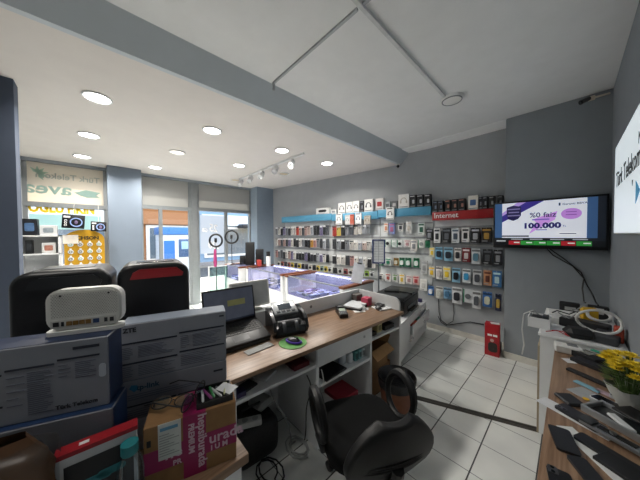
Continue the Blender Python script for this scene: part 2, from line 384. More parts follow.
# bulkhead lamp and its cable ducts on the upper ceiling
cl = thing('ceiling_lamp', 'round white unlit ceiling lamp at the end of a cable duct', 'ceiling light', (-.86, 2.70, ZU))
MB().lathe([(.0, -.032), (.07, -.032), (.092, -.028), (.10, -.02), (.105, 0)], 36).build('lamp_body', M('#dfe0df', .4, var=.01), cl)
MB().torus((0, 0, -.027), .09, .006, n=36).build('rim', GREY, cl)
MB().lathe([(.0, -.034), (.06, -.0335), (.078, -.031)], 30).build('diffuser', M('#e9e9e6', .5, var=.01), cl)
fill_lamp = thing('ceiling_lamp', 'added lit ceiling lamp, unseen behind the camera, at the rear end of the duct', 'ceiling light', (-.895, -.60, ZU))  # unseen lamp added behind the camera to brighten the floor and right side
MB().lathe([(.0, -.032), (.07, -.032), (.092, -.028), (.10, -.02), (.105, 0)], 36).build('lamp_body', M('#dfe0df', .4, var=.01), fill_lamp)
MB().torus((0, 0, -.027), .09, .006, n=36).build('rim', GREY, fill_lamp)
MB().lathe([(.0, -.034), (.06, -.0335), (.078, -.031)], 30).build('diffuser', LIT, fill_lamp)
spotlamp('lamp', (0, 0, -.045), 4.5, .15, parent=fill_lamp)
DUCT = M('#aeb3b7', .6, var=.02)
d1 = tag(MB().box(-.0125, .0125, -1.65, 1.42, -.022, 0).build('cable_duct', M('#d0d3d4', .6), loc=(-.895, 1.17, ZU)), 'white cable duct running straight to the round ceiling lamp', 'cable duct')
d2 = thing('cable_duct', 'grey cable duct crossing the upper ceiling to the beam', 'cable duct', (-.91, 1.2, ZU))
MB().box(-.99, -.016, -.009, .009, -.016, 0).build('ceiling_run', DUCT, d2); MB().box(.016, 1.1, -.009, .009, -.016, 0).build('ceiling_run', DUCT, d2)
MB().box(-.99, -.972, -.009, .009, -.075, -.0).build('beam_drop', DUCT, d2)
# camera at the beam corner and CCTV by the column
sc1 = thing('security_camera', 'small white camera fixed under the beam end above the shelves', 'camera', tuple(onz(398, 164, ZS)))
MB().cyl((0, 0, 0), (0, 0, -.03), .03, .026).build('mount', PLASTW, sc1); MB().ball((.01, -.02, -.045), .026).build('camera_head', BLK, sc1)
sc2 = thing('security_camera', 'black bullet camera on a white bracket in the right ceiling corner', 'camera', (.13, 3.685, 2.90))
mbk = MB(); mbk.box(-.025, .025, -.02, 0, -.0, .045, bev=.005); mbk.cyl((0, -.015, .02), (-.03, -.06, .01), .008); mbk.box(.02, .12, -.03, -.012, .01, .026, bev=.004); mbk.build('bracket', M('#d9cfc0', .5), sc2)
MB().cyl((-.02, -.05, .012), (-.075, -.11, -.028), .02, .022).build('camera_body', BLK, sc2)
MB().cyl((-.074, -.109, -.027), (-.08, -.115, -.031), .015, .015).build('lens', BLKG, sc2)
# threshold strip on the floor
ta, tb = onz(404, 394.5, 0), onz(543, 431.5, 0); dt = tb-ta; ln = dt.length
th = thing('cable_cover', 'dark metal cable cover strip lying across the floor tiles', 'floor strip', tuple(ta), math.atan2(dt.y, dt.x))
MB().prism([(-.028, 0), (-.02, .012), (.02, .012), (.028, 0)], 0, ln, 'x').build('cover_strip', M('#5d5a55', .4, .5), th)
MB().box(0, ln, -.006, .006, .011, .014).build('groove', M('#3a3836', .5), th)
# ------------------------------------------------------------------ the shelf wall
Kp = Vector((KX, KY, 0))
def onw(x, y, off=0.):
    d = ray(x, y); t = (WN.dot(Kp)+off-WN.dot(Vector((0, 0, 0))))/WN.dot(d); t = (WN.dot(Kp-CAM)+off)/WN.dot(d); return CAM+d*t
def ond(x, y, off=0.): return ony(x, y, KY-off)
def lx(p): return (p-Kp).dot(WDIR)                     # distance along the slanted wall
PANELW = M('#c9cccc', .5, var=.03); PANELG = M('#a9aeb0', .5, var=.03)
FASB = M('#579cbd', .35, var=.04); FASR = M('#a3141c', .35, var=.04)
RAIL = M('#9da1a4', .4, .5, var=.03)
class Panel:
    def __init__(s, name, label, pl, xl, xr, fas, ytopl, zs, board, group='shop display panels', z0=.72, boardtop=None):
        s.pl = pl; s.slant = pl is onw
        a = pl(xl, 220, .14); b = pl(xr, 220, .14); nn = WN if s.slant else Vector((0, -1, 0)); a = a-nn*.14; b = b-nn*.14; rz = WA if s.slant else 0.
        s.root = thing(name, label, 'display panel', (a.x, a.y, 0), rz, group); s.rz = rz; s.o = Vector((a.x, a.y, 0))
        s.w = (b-a).to_2d().length; s.hooks = []
        zt, zb = zs
        zB = boardtop or zb
        MB().box(.004, s.w-.004, -.02, -.001, z0, zB).build('back_board', board, s.root)
        MB().box(.002, s.w-.002, -.14, -.001, zb, zt, bev=.004).build('fascia_shelf', fas, s.root)
    def rails(s, zs):
        m = MB()
        for z in zs: m.box(.004, s.w-.004, -.032, -.02, z-.012, z+.012)
        m.build('slat_rail', RAIL, s.root)
    def local(s, p):
        d = p-s.o; c, q = math.cos(s.rz), math.sin(s.rz); return Vector((d.x*c+d.y*q, -d.x*q+d.y*c, d.z))
    def finish(s):
        for (x, z, L) in s.hooks[:98]:
            m = MB(); m.tube([(x, -.03, z), (x, -L, z+.004), (x, -L-.012, z+.014)], .0028, 5); m.build('hook', METAL, s.root)
def dk(h, f): 
    h = h.strip('#'); return '#'+''.join('%02x' % max(0, min(255, int(int(h[i:i+2], 16)*f))) for i in (0, 2, 4))
def pack(P, name, label, cat, group, xc, yt, yb, wpx, col, style, off=.10, thick=.03, acc=None, tilt=0., hook=True):
    pt, pb = P.pl(xc, yt, off), P.pl(xc, yb, off)
    w = (P.pl(xc+wpx/2, (yt+yb)/2, off)-P.pl(xc-wpx/2, (yt+yb)/2, off)).length; h = pt.z-pb.z
    r = thing(name, label, cat, tuple(pt), P.rz, group, rot=(0, tilt, P.rz))
    mat = M(col, .42, var=.06)
    if hook:
        l = P.local(pt); P.hooks.append((l.x, pt.z-.012, abs(l.y)+.02))
    if style == 'case':      # phone case in its slim pack
        MB().box(-w/2, w/2, 0, thick*.6, -h, -.0, bev=.003, seg=1).build('case_body', mat, r)
        m = MB().prism(rrect(w*.8, h*.72, min(w*.16, .02)), -.006, .0, 'y', T=Tm((0, 0, -h*.57)))
        b = m.build('phone_shell', M(acc or dk(col, .75), .35, var=.06), r)
        MB().prism(rrect(w*.26, w*.3, w*.08), -.009, -.005, 'y', T=Tm((-w*.18, 0, -h*.33))).build('camera_cutout', BLK, b)
        MB().box(-w*.45, w*.45, -.003, 0, -h*.17, -.004).build('header_card', M('#dfe1e2', .5) if (len(label) % 3) else M('#3a3d42', .5), r)
    elif style == 'box':
        MB().box(-w/2, w/2, 0, thick, -h, 0, bev=.002, seg=1).build('carton', mat, r)
        a = M(acc or '#2b2d31', .35, var=.1)
        MB().prism(rrect(w*.5, h*.42, w*.1), -.006, 0, 'y', T=Tm((0, 0, -h*.56))).build('product_picture', a, r)
        MB().box(-w*.4, w*.4, -.003, 0, -h*.22, -h*.1).build('title_strip', M(dk(acc or '#55585c', 1.1), .5), r)
        MB().box(-w*.42, w*.1, -.003, 0, -h*.93, -h*.86).build('caption_strip', M('#9a9da0', .5), r)
    elif style == 'blister':
        MB().box(-w/2, w/2, 0, .006, -h, 0, bev=.002, seg=1).build('backing_card', mat, r)
        a = M(acc or '#25272b', .3, var=.1)
        MB().prism(rrect(w*.56, h*.5, w*.2), -thick, 0, 'y', T=Tm((0, 0, -h*.55))).build('blister_product', a, r)
        MB().box(-w*.46, w*.46, -.003, 0, -h*.2, -h*.07).build('title_strip', M(dk(col, .55), .5), r)
    elif style == 'round':
        MB().box(-w/2, w/2, 0, .02, -h, 0, bev=.002, seg=1).build('carton', mat, r)
        MB().cyl((0, .001, -h*.52), (0, -.012, -h*.52), min(w, h)*.3, n=18).build('round_product', M(acc or '#1c1d20', .35), r)
        MB().box(-w*.5, -w*.38, -.002, 0, -h, 0).build('side_stripe', GREEN, r)
    elif style == 'headset':
        MB().box(-w/2, w/2, 0, thick, -h, 0, bev=.003, seg=1).build('carton', mat, r)
        a = M(acc or '#3b3e44', .4); R0 = w*.25
        m = MB().tube([(R0*math.cos(R_(t)), -.004, -h*.5+R0*1.1*math.sin(R_(t))) for t in range(-20, 201, 20)], R0*.13, 6)
        m.ball((R0, -.004, -h*.56), R0*.3, .006, R0*.5, 10, 6); m.ball((-R0, -.004, -h*.56), R0*.3, .006, R0*.5, 10, 6)
        m.build('headset_picture', a, r)
        MB().box(-w*.4, w*.3, -.002, 0, -h*.13, -h*.06).build('title_strip', a, r)
        MB().box(-w*.4, w*.4, -.002, 0, -h*.95, -h*.89).build('caption_strip', M('#8a8d91', .5), r)
    return r
PA = Panel('merchandise_rack', 'white slatted panel at the window end of the shelf wall, under the blue fascia', onw, 281.5, 331.5, FASB, 0, (2.003, 1.862), PANELW)
PB = Panel('merchandise_rack', 'white slatted panel right of the phone cases, middle of the blue fascia', onw, 331.7, 377.6, FASB, 0, (1.983, 1.842), PANELW)
PC = Panel('merchandise_rack', 'white slatted panel beside the red fascia, holding green accessory boxes', onw, 377.8, 431, FASB, 0, (2.0, 1.862), M('#d3d7d7', .5, var=.03))
PD = Panel('merchandise_rack', 'display panel with white lettering Internet on a red fascia', ond, 432, 502.5, FASR, 0, (1.893, 1.768), M('#cfd2d3', .5, var=.03), z0=1.60)
MB().box(.004, PD.w-.004, -.018, -.001, .80, 1.595).build('slat_board', M('#8f9599', .6, var=.03), PD.root)
for P in (PA, PB, PC): P.rails((1.74, 1.5, 1.22, .97))
PD.rails((1.66, 1.38, 1.13, .92))
text('Internet', .105, TXT_W, PD.root, (.03, -.1415, 1.80), (1, 0, 0), (0, 0, 1), bold=.001)
# --- phone cases: rows of the first two panels
def ys(pts, x):
    for (a, b), (c, d) in zip(pts, pts[1:]):
        if x <= c or (c, d) == pts[-1]: return b+(d-b)*(x-a)/(c-a)
CASEC = ['#d9d6d0', '#3a3c40', '#e8e3da', '#5b5f66', '#c7a8a0', '#24262a', '#efece6', '#8c9097', '#d7c2b8', '#44474d', '#b7bcc4', '#e3dfd9', '#2e3034', '#c99a95', '#8b84a8', '#f0eee9', '#33363b', '#9a9fa5']
CN = {'#d9d6d0': 'pale grey', '#3a3c40': 'charcoal', '#e8e3da': 'cream', '#5b5f66': 'slate grey', '#c7a8a0': 'dusty pink', '#24262a': 'black', '#efece6': 'white', '#8c9097': 'mid grey', '#d7c2b8': 'beige pink', '#44474d': 'dark grey', '#b7bcc4': 'silver', '#e3dfd9': 'off-white', '#2e3034': 'black', '#c99a95': 'rose', '#8b84a8': 'lilac', '#f0eee9': 'white', '#33363b': 'black', '#9a9fa5': 'grey',
      '#c8452f': 'red', '#e0c76a': 'yellow', '#d8a24a': 'amber'}
rowsA = [('top', [(275, 227.2), (331, 225)], [(275, 235), (331, 235.2)]),
         ('second', [(275, 238.3), (331, 238.8)], [(275, 245.6), (331, 248.6)]),
         ('third', [(275, 249.6), (331, 254.6)], [(275, 257.4), (331, 263.3)])]
SP = {('top', 8): '#c8452f', ('third', 0): '#c99a95', ('second', 13): '#d8a24a', ('third', 6): '#8b84a8', ('third', 16): '#8b84a8'}
for ri, (rn, top, bot) in enumerate(rowsA):
    x = 276.6; i = 0; rnd = random.Random(30+ri)
    while x < 330.5:
        wp = 2.35+.9*(x-276)/54
        c = SP.get((rn, i), CASEC[rnd.randrange(len(CASEC))])
        P = PA
        pack(P, 'phone_case', f'{CN[c]} phone case, {ORD[i]} from left, {rn} row by the window', 'phone case', 'phone cases on the first wall panel', x, ys(top, x)+rnd.uniform(-.3, .3), ys(bot, x)+rnd.uniform(-.5, .5), wp*.9, c, 'case', thick=.02)
        x += wp*1.03; i += 1
x = 279; i = 0; rnd = random.Random(5)
while x < 331:
    wp = 3.1+.8*(x-279)/50; c = ['#2c2e33', '#d9d9d6', '#b8695c', '#8aa39a', '#e6e2da', '#4b4650', '#d8c24a'][rnd.randrange(7)]
    nm = {'#2c2e33': 'black', '#d9d9d6': 'pale grey', '#b8695c': 'brick red', '#8aa39a': 'sage green', '#e6e2da': 'cream', '#4b4650': 'plum', '#d8c24a': 'yellow'}[c]
    yt = 261.2+(x-280)*.11
    pack(PA, 'accessory_pack', f'small {nm} accessory pack, {ORD[i]} from left in the lowest row by the window', 'accessory', 'small packs in the lowest wall row', x, yt, yt+4.6+.02*(x-279), wp*.85, c, 'blister', thick=.02)
    x += wp*1.05; i += 1
rowsB = [('top', [(334, 226), (375, 224.5)], [(334, 236.3), (375, 233)], 4.3, ['#c0453a', '#e0c76a', '#2e3034', '#8c9097', '#5b5f66', '#d9d6d0', '#efece6', '#b7bcc4', '#9a9fa5']),
         ('second', [(334, 239), (372, 242.2)], [(334, 249), (372, 250.6)], 4.3, ['#44474d', '#9a9fa5', '#24262a', '#8c9097', '#d9d6d0', '#efece6', '#b7bcc4', '#d7c2b8', '#e3dfd9']),
         ('third', [(334, 254.5), (372, 257.6)], [(334, 264), (372, 268)], 4.4, ['#3a3c40', '#efece6', '#d9d6d0', '#44474d', '#c99a95', '#efece6', '#b7bcc4', '#f0eee9', '#2e3034', '#e3dfd9'])]
CN['#c0453a'] = 'red'
for rn, top, bot, wp, cols in rowsB:
    x = 334.2
    for i, c in enumerate(cols):
        if x > 376: break
        pack(PB, 'phone_case', f'{CN[c]} boxed phone case, {ORD[i]} from left, {rn} row of the middle panel', 'phone case', 'phone cases on the middle wall panel', x, ys(top, x), ys(bot, x), wp*.86, c, 'case', thick=.03)
        x += wp
x = 335; i = 0
for c, nm in (('#2a2c30', 'black'), ('#d8d9d6', 'pale grey'), ('#9b4a4a', 'red'), ('#e4ded8', 'cream'), ('#54585c', 'grey'), ('#2c2c30', 'black'), ('#97b84e', 'lime green'), ('#cfd2d4', 'silver')):
    yt = 267.6+(x-335)*.1
    pack(PB, 'accessory_pack', f'small {nm} accessory pack, {ORD[i]} from left, lowest row of the middle panel', 'accessory', 'small packs in the lowest wall row', x, yt, yt+5.6, 4.2, c, 'blister', thick=.025); x += 5.3; i += 1
# --- third panel
def row(P, rn, where, items, off=.10, grp='accessory packs beside the red fascia'):
    for i, (xc, yt, yb, wp, c, st, acc, desc, cat) in enumerate(items):
        pack(P, {'phone case': 'phone_case'}.get(cat, cat.replace(' ', '_')+'_pack'), f'{desc}, {ORD[i]} from left, {rn} row {where}', cat, grp, xc, yt, yb, wp, c, st, acc=acc, off=off)
wC = 'beside the red fascia'
row(PC, 'top', wC, [(386, 222.8, 232.6, 4.2, '#e6ddd4', 'box', '#c98a6a', 'white and orange earphone box', 'earphone'), (391.8, 223, 234.2, 6, '#7f8fc0', 'box', '#b06a8a', 'blue and pink case box', 'phone case'), (400.6, 222.8, 231.5, 5.2, '#e6e6e3', 'box', '#4a4d52', 'white box with dark earbud', 'earphone'), (408.8, 221.5, 233.3, 5.8, '#e2e2df', 'box', '#c9c4ba', 'white charger box', 'charger'), (421.3, 222.8, 235, 6.6, '#dfe6e2', 'box', '#2f5b4c', 'white box with dark green bottle shape', 'accessory')])
row(PC, 'second', wC, [(387.5, 239.6, 247, 5, '#e3e9e6', 'round', '#1c1d20', 'white box with black disc', 'earphone'), (393.8, 239.8, 247, 5, '#dfe7e3', 'round', '#b9c7c0', 'white box with pale disc', 'earphone'), (399.6, 240, 247.2, 5, '#e3e9e6', 'round', '#17181b', 'white box with green side', 'earphone'), (407.3, 239.8, 247.4, 6, '#e2dedb', 'box', '#b98f94', 'pinkish white box', 'earphone'), (413.8, 240, 251.4, 6.2, '#e9e6e1', 'box', '#8a8d92', 'tall white box', 'cable'), (421.2, 239.8, 247.8, 6.4, '#e4e6e2', 'round', '#9aa3a0', 'white box with grey disc', 'earphone'), (427.5, 240.5, 248, 4.6, '#1f7a55', 'box', '#175c40', 'plain green box', 'cable')])
row(PC, 'third', wC, [(381, 258, 265.5, 5.4, '#23815c', 'blister', '#e5e8e6', 'green pack with white plug', 'charger'), (388, 258, 265.8, 6.2, '#e4e9e5', 'box', '#2a8a63', 'white and green box', 'charger'), (396.2, 258, 265.6, 5, '#b08a3c', 'blister', '#e9e4d4', 'golden pack with white top', 'charger'), (402, 257.6, 266.6, 5.4, '#1f7a55', 'blister', '#e6eae8', 'green cable pack', 'cable'), (408.2, 257.8, 267, 6.2, '#1f7a55', 'blister', '#dfe6e2', 'wider green pack with white coil', 'cable'), (416.4, 258, 267.6, 6, '#238059', 'blister', '#e8ebe9', 'green pack with white adapter', 'charger'), (424.2, 261, 273.5, 6.4, '#c9cccc', 'box', '#9a9ea0', 'large pale grey box', 'accessory')])
row(PC, 'lowest', wC, [(380.5, 273.3, 280.5, 5.6, '#e8e6e2', 'blister', '#2b2d31', 'white pack with dark plug', 'charger'), (388, 273.5, 281.5, 5.4, '#e3e1de', 'box', '#b05a52', 'white box with red mark', 'cable'), (395, 274, 282.2, 5.4, '#dfdfdc', 'box', '#6b8f5f', 'white box with green mark', 'cable'), (401.8, 274, 284, 5.2, '#e6e3d8', 'box', '#c9a83a', 'white box with yellow foot', 'cable'), (409, 275.5, 284, 6, '#e3ddda', 'box', '#a88a8a', 'cream box', 'cable'), (416, 276, 285, 6.2, '#d9b9b4', 'box', '#a13a3f', 'red and white box', 'cable'), (423.4, 279.5, 290.5, 7.2, '#e4e4e0', 'box', '#c9c9c4', 'plain white box', 'accessory')])
# --- Internet panel
wD = 'under the red fascia'; gD = 'packs under the red fascia'
row(PD, 'top', wD, [(429.4, 229, 240.5, 6.4, '#1d1f23', 'box', '#8a8d93', 'black box', 'accessory'), (437, 228.3, 242.8, 6.2, '#e3e4e4', 'box', '#2a2d33', 'white box with dark phone', 'accessory'), (446.6, 228.3, 242.6, 8.2, '#1c1e22', 'box', '#5f656d', 'black box with grey device', 'speaker'), (455.4, 228.3, 242.8, 7.6, '#d6dadd', 'box', '#4f5c6d', 'white box with blue-grey device', 'speaker'), (465.5, 227.8, 242, 7.4, '#e9e8e6', 'box', '#26282c', 'white box with black mouse', 'mouse'), (475.4, 228, 242.8, 9.2, '#1b1c20', 'box', '#b7bac0', 'black box with silver picture', 'headphone'), (486.6, 227.6, 242.6, 10.4, '#1e1c1e', 'box', '#b08a3f', 'black box with golden print', 'headphone')], grp=gD)
row(PD, 'second', wD, [(432, 247.4, 257, 5, '#dcdcc8', 'box', '#e3c23a', 'white and yellow box', 'cable'), (439, 247.3, 259.3, 7.2, '#7fb7d6', 'blister', '#1d2733', 'light blue card with two dark sticks', 'cable'), (448.4, 247.5, 261, 8.6, '#8fc0da', 'blister', '#1b2530', 'wide blue card with two sticks', 'cable'), (457.8, 248, 261, 6.6, '#e4e2e0', 'blister', '#2a2a2e', 'white card with black mouse', 'mouse'), (466.2, 248, 262, 8, '#7a2428', 'box', '#d9d4d2', 'dark red box with white print', 'cable'), (476, 248.6, 264, 8.8, '#c6ccd0', 'blister', '#5b8496', 'pale grey card with teal tube', 'accessory'), (487.4, 249.4, 264.6, 9.4, '#1d1f23', 'box', '#54575c', 'black box', 'accessory'), (498, 250, 265.4, 8.6, '#1a1b1f', 'box', '#8f9297', 'black box beside the column', 'accessory')], grp=gD)
row(PD, 'third', wD, [(431.7, 266.5, 277.3, 6, '#d9d7cf', 'box', '#d9b32a', 'white pack with yellow spot', 'cable'), (439, 266.5, 279.3, 6, '#e6e4e2', 'blister', '#c4bfbd', 'white pack with white cable', 'cable'), (446.8, 267, 280, 7.6, '#dcd8bd', 'box', '#e3c233', 'cream box with large yellow spot', 'cable'), (456.2, 268, 282.4, 8, '#8cbcd6', 'blister', '#16191e', 'blue and white card with black sticks', 'cable'), (466.5, 269, 282.6, 8, '#dfe3e5', 'blister', '#3b93c0', 'white card with blue foot', 'cable'), (477.4, 269.8, 285, 8.6, '#c7c9cb', 'blister', '#4a4d55', 'grey card with dark adapter', 'adapter'), (487.6, 270.6, 285.4, 8, '#b98763', 'box', '#5a2f26', 'orange brown box', 'cable'), (497, 271.2, 287, 8.8, '#3c73a8', 'box', '#b6d2d6', 'blue box with pale picture', 'cable')], grp=gD)
row(PD, 'lowest', wD, [(431, 286.2, 295.4, 5.6, '#3f74b4', 'blister', '#e3e5e8', 'small blue card with white plug', 'charger'), (439.4, 286.4, 298.4, 6.8, '#d5d6d0', 'blister', '#b5b8b2', 'crumpled clear pack', 'cable'), (447.6, 287.6, 299, 8, '#7fa6c4', 'blister', '#48708f', 'blue-grey card', 'cable'), (457, 287.4, 303.6, 9.6, '#d9dcde', 'blister', '#2c2f35', 'clear pack with coiled dark cable', 'cable'), (468, 289.4, 302.8, 9.4, '#c3c7ca', 'round', '#6a6f74', 'clear pack with round coil', 'cable'), (476.6, 291, 308.6, 8.2, '#d3d6d8', 'blister', '#54585e', 'long clear pack with grey plug', 'cable'), (487.4, 292, 307, 9.2, '#3d6fae', 'blister', '#c9cbb4', 'blue card with cream charger', 'charger'), (498.4, 294, 311, 6, '#2b3350', 'blister', '#b79a4a', 'dark blue card beside the column', 'charger')], grp=gD)
for P in (PA, PB, PC, PD): P.finish()
# --- boxes standing on the fascia shelf
def stand(P, name, label, cat, group, xc, ytop, wpx, col, style, ztop, acc=None, thick=.08, off=.13, tilt=0.):
    pt = P.pl(xc, ytop, off); ybase = None
    w = (P.pl(xc+wpx/2, ytop, off)-P.pl(xc-wpx/2, ytop, off)).length
    h = pt.z-ztop-.001
    r = thing(name, label, cat, (pt.x, pt.y, ztop+.001), P.rz, group, rot=(0, tilt, P.rz)); mat = M(col, .4, var=.06)
    MB().box(-w/2, w/2, 0, thick, 0, h, bev=.003, seg=1).build('carton', mat, r)
    a = M(acc or '#3b3e44', .4)
    if style == 'headset':
        R0 = w*.27; m = MB().tube([(R0*math.cos(R_(t)), -.004, h*.5+R0*1.1*math.sin(R_(t))) for t in range(-20, 201, 20)], R0*.13, 6)
        m.ball((R0, -.004, h*.43), R0*.3, .006, R0*.5, 10, 6); m.ball((-R0, -.004, h*.43), R0*.3, .006, R0*.5, 10, 6)
        m.build('headset_picture', a, r)
    elif style == 'plain':
        MB().prism(rrect(w*.6, h*.4, w*.1), -.004, 0, 'y', T=Tm((0, 0, h*.5))).build('product_picture', a, r)
    elif style == 'dark':
        MB().prism(rrect(w*.34, h*.3, w*.1), -.004, 0, 'y', T=Tm((w*.12, 0, h*.45))).build('product_picture', a, r)
        MB().box(-w*.42, w*.3, -.002, 0, h*.85, h*.92).build('title_strip', a, r)
    MB().box(-w*.4, w*.4, -.002, 0, h*.06, h*.12).build('caption_strip', M('#8a8d91', .5), r)
    return r
gT = 'boxes standing on the fascia shelf'
zA, zB, zC, zD = 2.003, 1.983, 2.0, 1.893
stand(PA, 'keyboard_box', 'long white box with a dark keyboard picture on the blue fascia', 'box', gT, 322.4, 208, 13, '#e4e4e2', 'plain', zA, '#34363b')
stand(PB, 'charger_box', 'small white box right of the long keyboard box', 'box', gT, 333.4, 209.4, 5, '#dcdcda', 'plain', zB, '#8f9398')
stand(PB, 'headphone_box', 'white headphone box, first from the left on the blue fascia', 'headphones', gT, 341.6, 203, 6.8, '#e9e9e7', 'headset', zB)
stand(PB, 'headphone_box', 'white headphone box, second from the left on the blue fascia', 'headphones', gT, 349.4, 202, 6.4, '#e6e6e4', 'headset', zB)
stand(PB, 'headphone_box', 'white box with a large black headphone on the blue fascia', 'headphones', gT, 356, 201, 6, '#eceae8', 'headset', zB, '#141518')
stand(PB, 'headphone_box', 'narrow dark headphone box on the blue fascia', 'headphones', gT, 361.6, 201, 4.2, '#2a2c31', 'dark', zB, '#777b82')
stand(PB, 'headphone_box', 'large white headphone box, right of the dark box on the blue fascia', 'headphones', gT, 368.4, 199.2, 8.4, '#e8e8e6', 'headset', zB)
stand(PC, 'headphone_box', 'red and white headphone box on the blue fascia', 'headphones', gT, 379.4, 198.2, 7.6, '#d8d2d0', 'plain', zC, '#a82a2c')
stand(PC, 'charger_box', 'small grey box left of the tall white headphone boxes', 'box', gT, 387.4, 201.4, 5, '#a9adb0', 'plain', zC, '#5a5d62')
stand(PC, 'charger_box', 'small brownish grey box between the hanging and tall white headphone boxes', 'box', gT, 394.2, 200.8, 5, '#77787a', 'plain', zC, '#c9cacb')
stand(PC, 'headphone_box', 'tallest white box with headphones near the end of the blue fascia', 'headphones', gT, 403.6, 194.2, 10.6, '#ecebe8', 'headset', zC, '#c2bcb0')
for i, x in enumerate((412.6, 420, 427.4)):
    stand(PC, 'speaker_box', f'black box, {ORD[i]} of three at the right end of the blue fascia', 'box', gT, x, 194.9-.35*i, 6.4, '#1d1f22', 'dark', zC, '#c4c6ca')
for i, (x, w, y) in enumerate(((435, 5, 201.2), (440.6, 5, 200.8), (447.6, 5.6, 199.8), (454.4, 6, 199.2), (461.6, 6.4, 198.6))):
    stand(PD, 'device_box', f'black box with reddish print, {ORD[i]} from the left on the red fascia', 'box', gT, x, y, w, '#1b1d21', 'dark', zD, '#b07a6c' if i > 1 else '#6f7d92')
stand(PD, 'modem_box', 'tilted white box with a blue picture on the red fascia', 'box', gT, 473, 195.4, 9.6, '#e9e4da', 'plain', zD, '#4c6e9e')
for i, (x, w, y) in enumerate(((480.4, 3.6, 197), (485, 5, 196.4), (491.6, 6, 196), (500, 5.6, 195.4))):
    stand(PD, 'device_box', f'black box, {ORD[i]} right of the tilted white box on the red fascia', 'box', gT, x, y, w, '#1c1d20', 'dark', zD, '#8f9398')
# headphone boxes hung in front of the fascia
for i, (x, yt, yb, w, c, ac, ds, P) in enumerate(((338.8, 213.6, 224.6, 6.2, '#e7e7e5', '#5b5e64', 'white headphone box hanging below the blue fascia, leftmost', PB), (347.4, 215, 224.8, 4.8, '#c9c9c8', '#8a8d90', 'pale grey headphone box hanging beside a salmon box', PB), (351.8, 214.4, 225, 4, '#b8614e', '#8a3f33', 'salmon red headphone box hanging below the blue fascia', PB), (358.2, 212.8, 224.2, 6, '#e6e6e6', '#4a5575', 'white headphone box with blue print hanging right of the salmon box', PB), (367.2, 215.6, 224.4, 6.4, '#b0aaa0', '#7c766c', 'tan headphone box hanging below the blue fascia', PB), (390, 207.4, 219.8, 7.6, '#efefed', '#141518', 'white box with black headphone hung over the blue fascia', PC))):
    pack(P, 'headphone_box', ds, 'headphones', 'hanging headphone boxes', x, yt, yb, w, c, 'headset', off=.19 if i == 5 else .165, thick=.04 if i == 5 else .02, acc=ac, hook=False)
# blue framed price grid hanging in front of the wall and red box on the floor
pg = onw(378.6, 251, .30); rz = WA
fr = thing('price_chart', 'blue framed white price chart standing in front of the green packs', 'sign', (pg.x, pg.y, 0), WA+.5)
zt_, zb_ = onw(378.6, 239.4, .30).z, onw(378.6, 263.5, .30).z; wf = .11
m = MB()
for a, b, c, d in ((-wf, -wf+.022, zb_, zt_), (wf-.022, wf, zb_, zt_), (-wf+.022, wf-.022, zt_-.022, zt_), (-wf+.022, wf-.022, zb_, zb_+.022)): m.box(a, b, -.012, .012, c, d)
m.build('frame', M('#1c2f66', .4), fr); ch = MB().box(-wf+.02, wf-.02, -.004, .004, zb_+.02, zt_-.02).build('chart_sheet', M('#d5d9da', .5), fr)
g = MB()
for k in range(1, 8): g.box(-wf+.03, wf-.03, -.0052, -.004, zb_+.03+(zt_-zb_-.06)*k/8-.002, zb_+.03+(zt_-zb_-.06)*k/8+.002)
g.box(-.003, .003, -.0052, -.004, zb_+.03, zt_-.03); g.build('grid_lines', M('#7f8792', .5), fr)
m = MB().cyl((0, .0, zb_), (0, .0, .012), .014); m.lathe([(.0, 0), (.15, 0), (.15, .012), (.0, .014)], 24); m.build('stand_pole', M('#6f757c', .4, .6), fr)
rb0 = onz(484.5, 354, 0); rb1 = onz(500.2, 357.5, 0)
rb = thing('red_box', 'tall red gaming accessory box standing on the floor beside the column', 'box', (rb0.x, rb0.y, 0), math.atan2((rb1-rb0).y, (rb1-rb0).x)*.4)
wb = (rb1-rb0).length*.95; hb = ony(484, 323, rb0.y).z
MB().box(0, wb, 0, .13, 0, hb, bev=.003).build('carton', M('#a51822', .4), rb)
m = MB().box(.03, wb*.5, -.002, 0, hb*.63, hb*.69); m.build('pale_lettering', TXT_W, rb); MB().box(wb*.56, wb*.85, -.002, 0, hb*.63, hb*.69).build('pale_lettering', TXT_W, rb)
m = MB().prism(rrect(wb*.62, hb*.3, .03), -.003, 0, 'y', T=Tm((wb*.55, 0, hb*.28))); m.build('device_picture', M('#2c2522', .5, var=.3, scale=60), rb)
m = MB().cyl((wb*.5, 0, hb*.5), (wb*.5, -.003, hb*.5), .02, n=20); m.build('round_emblem', M('#c6a59a', .5), rb)
tag(MB().box(-.05, .04, -.03, .03, 0, .006, T=Tm((0, 0, 0), .4)).build('folded_note', PAPER, loc=(rb0.x+.1, rb0.y+.075, hb+.0005)), 'small folded white note lying on the red floor box', 'paper')
tag(MB().box(0, .12, 0, .1, 0, .13, bev=.008).build('carton', M('#26283c', .5), loc=(rb0.x+.02, rb0.y+.145, 0.)), 'dark blue carton wedged behind the red floor box', 'box')
# black cable hanging under the packs
cp = [ond(438.5, 299, .02), ond(439, 312, .02), ond(441, 320, .02), ond(447, 325, .015), ond(455, 324, .015), ond(470, 322, .012), ond(484, 324.5, .012)]
tag(MB().tube(cp, .006, 6).build('cable', BLK), 'black cable sagging along the wall under the lowest packs', 'cable')
cp = [ond(453, 303, .02), ond(454, 313, .02), ond(453, 321, .02), ond(446, 325.5, .015), ond(441, 322, .03), ond(438, 316, .03)]
tag(MB().tube(cp, .005, 6).build('cable', BLK), 'black cable looping down below the clear cable packs', 'cable')
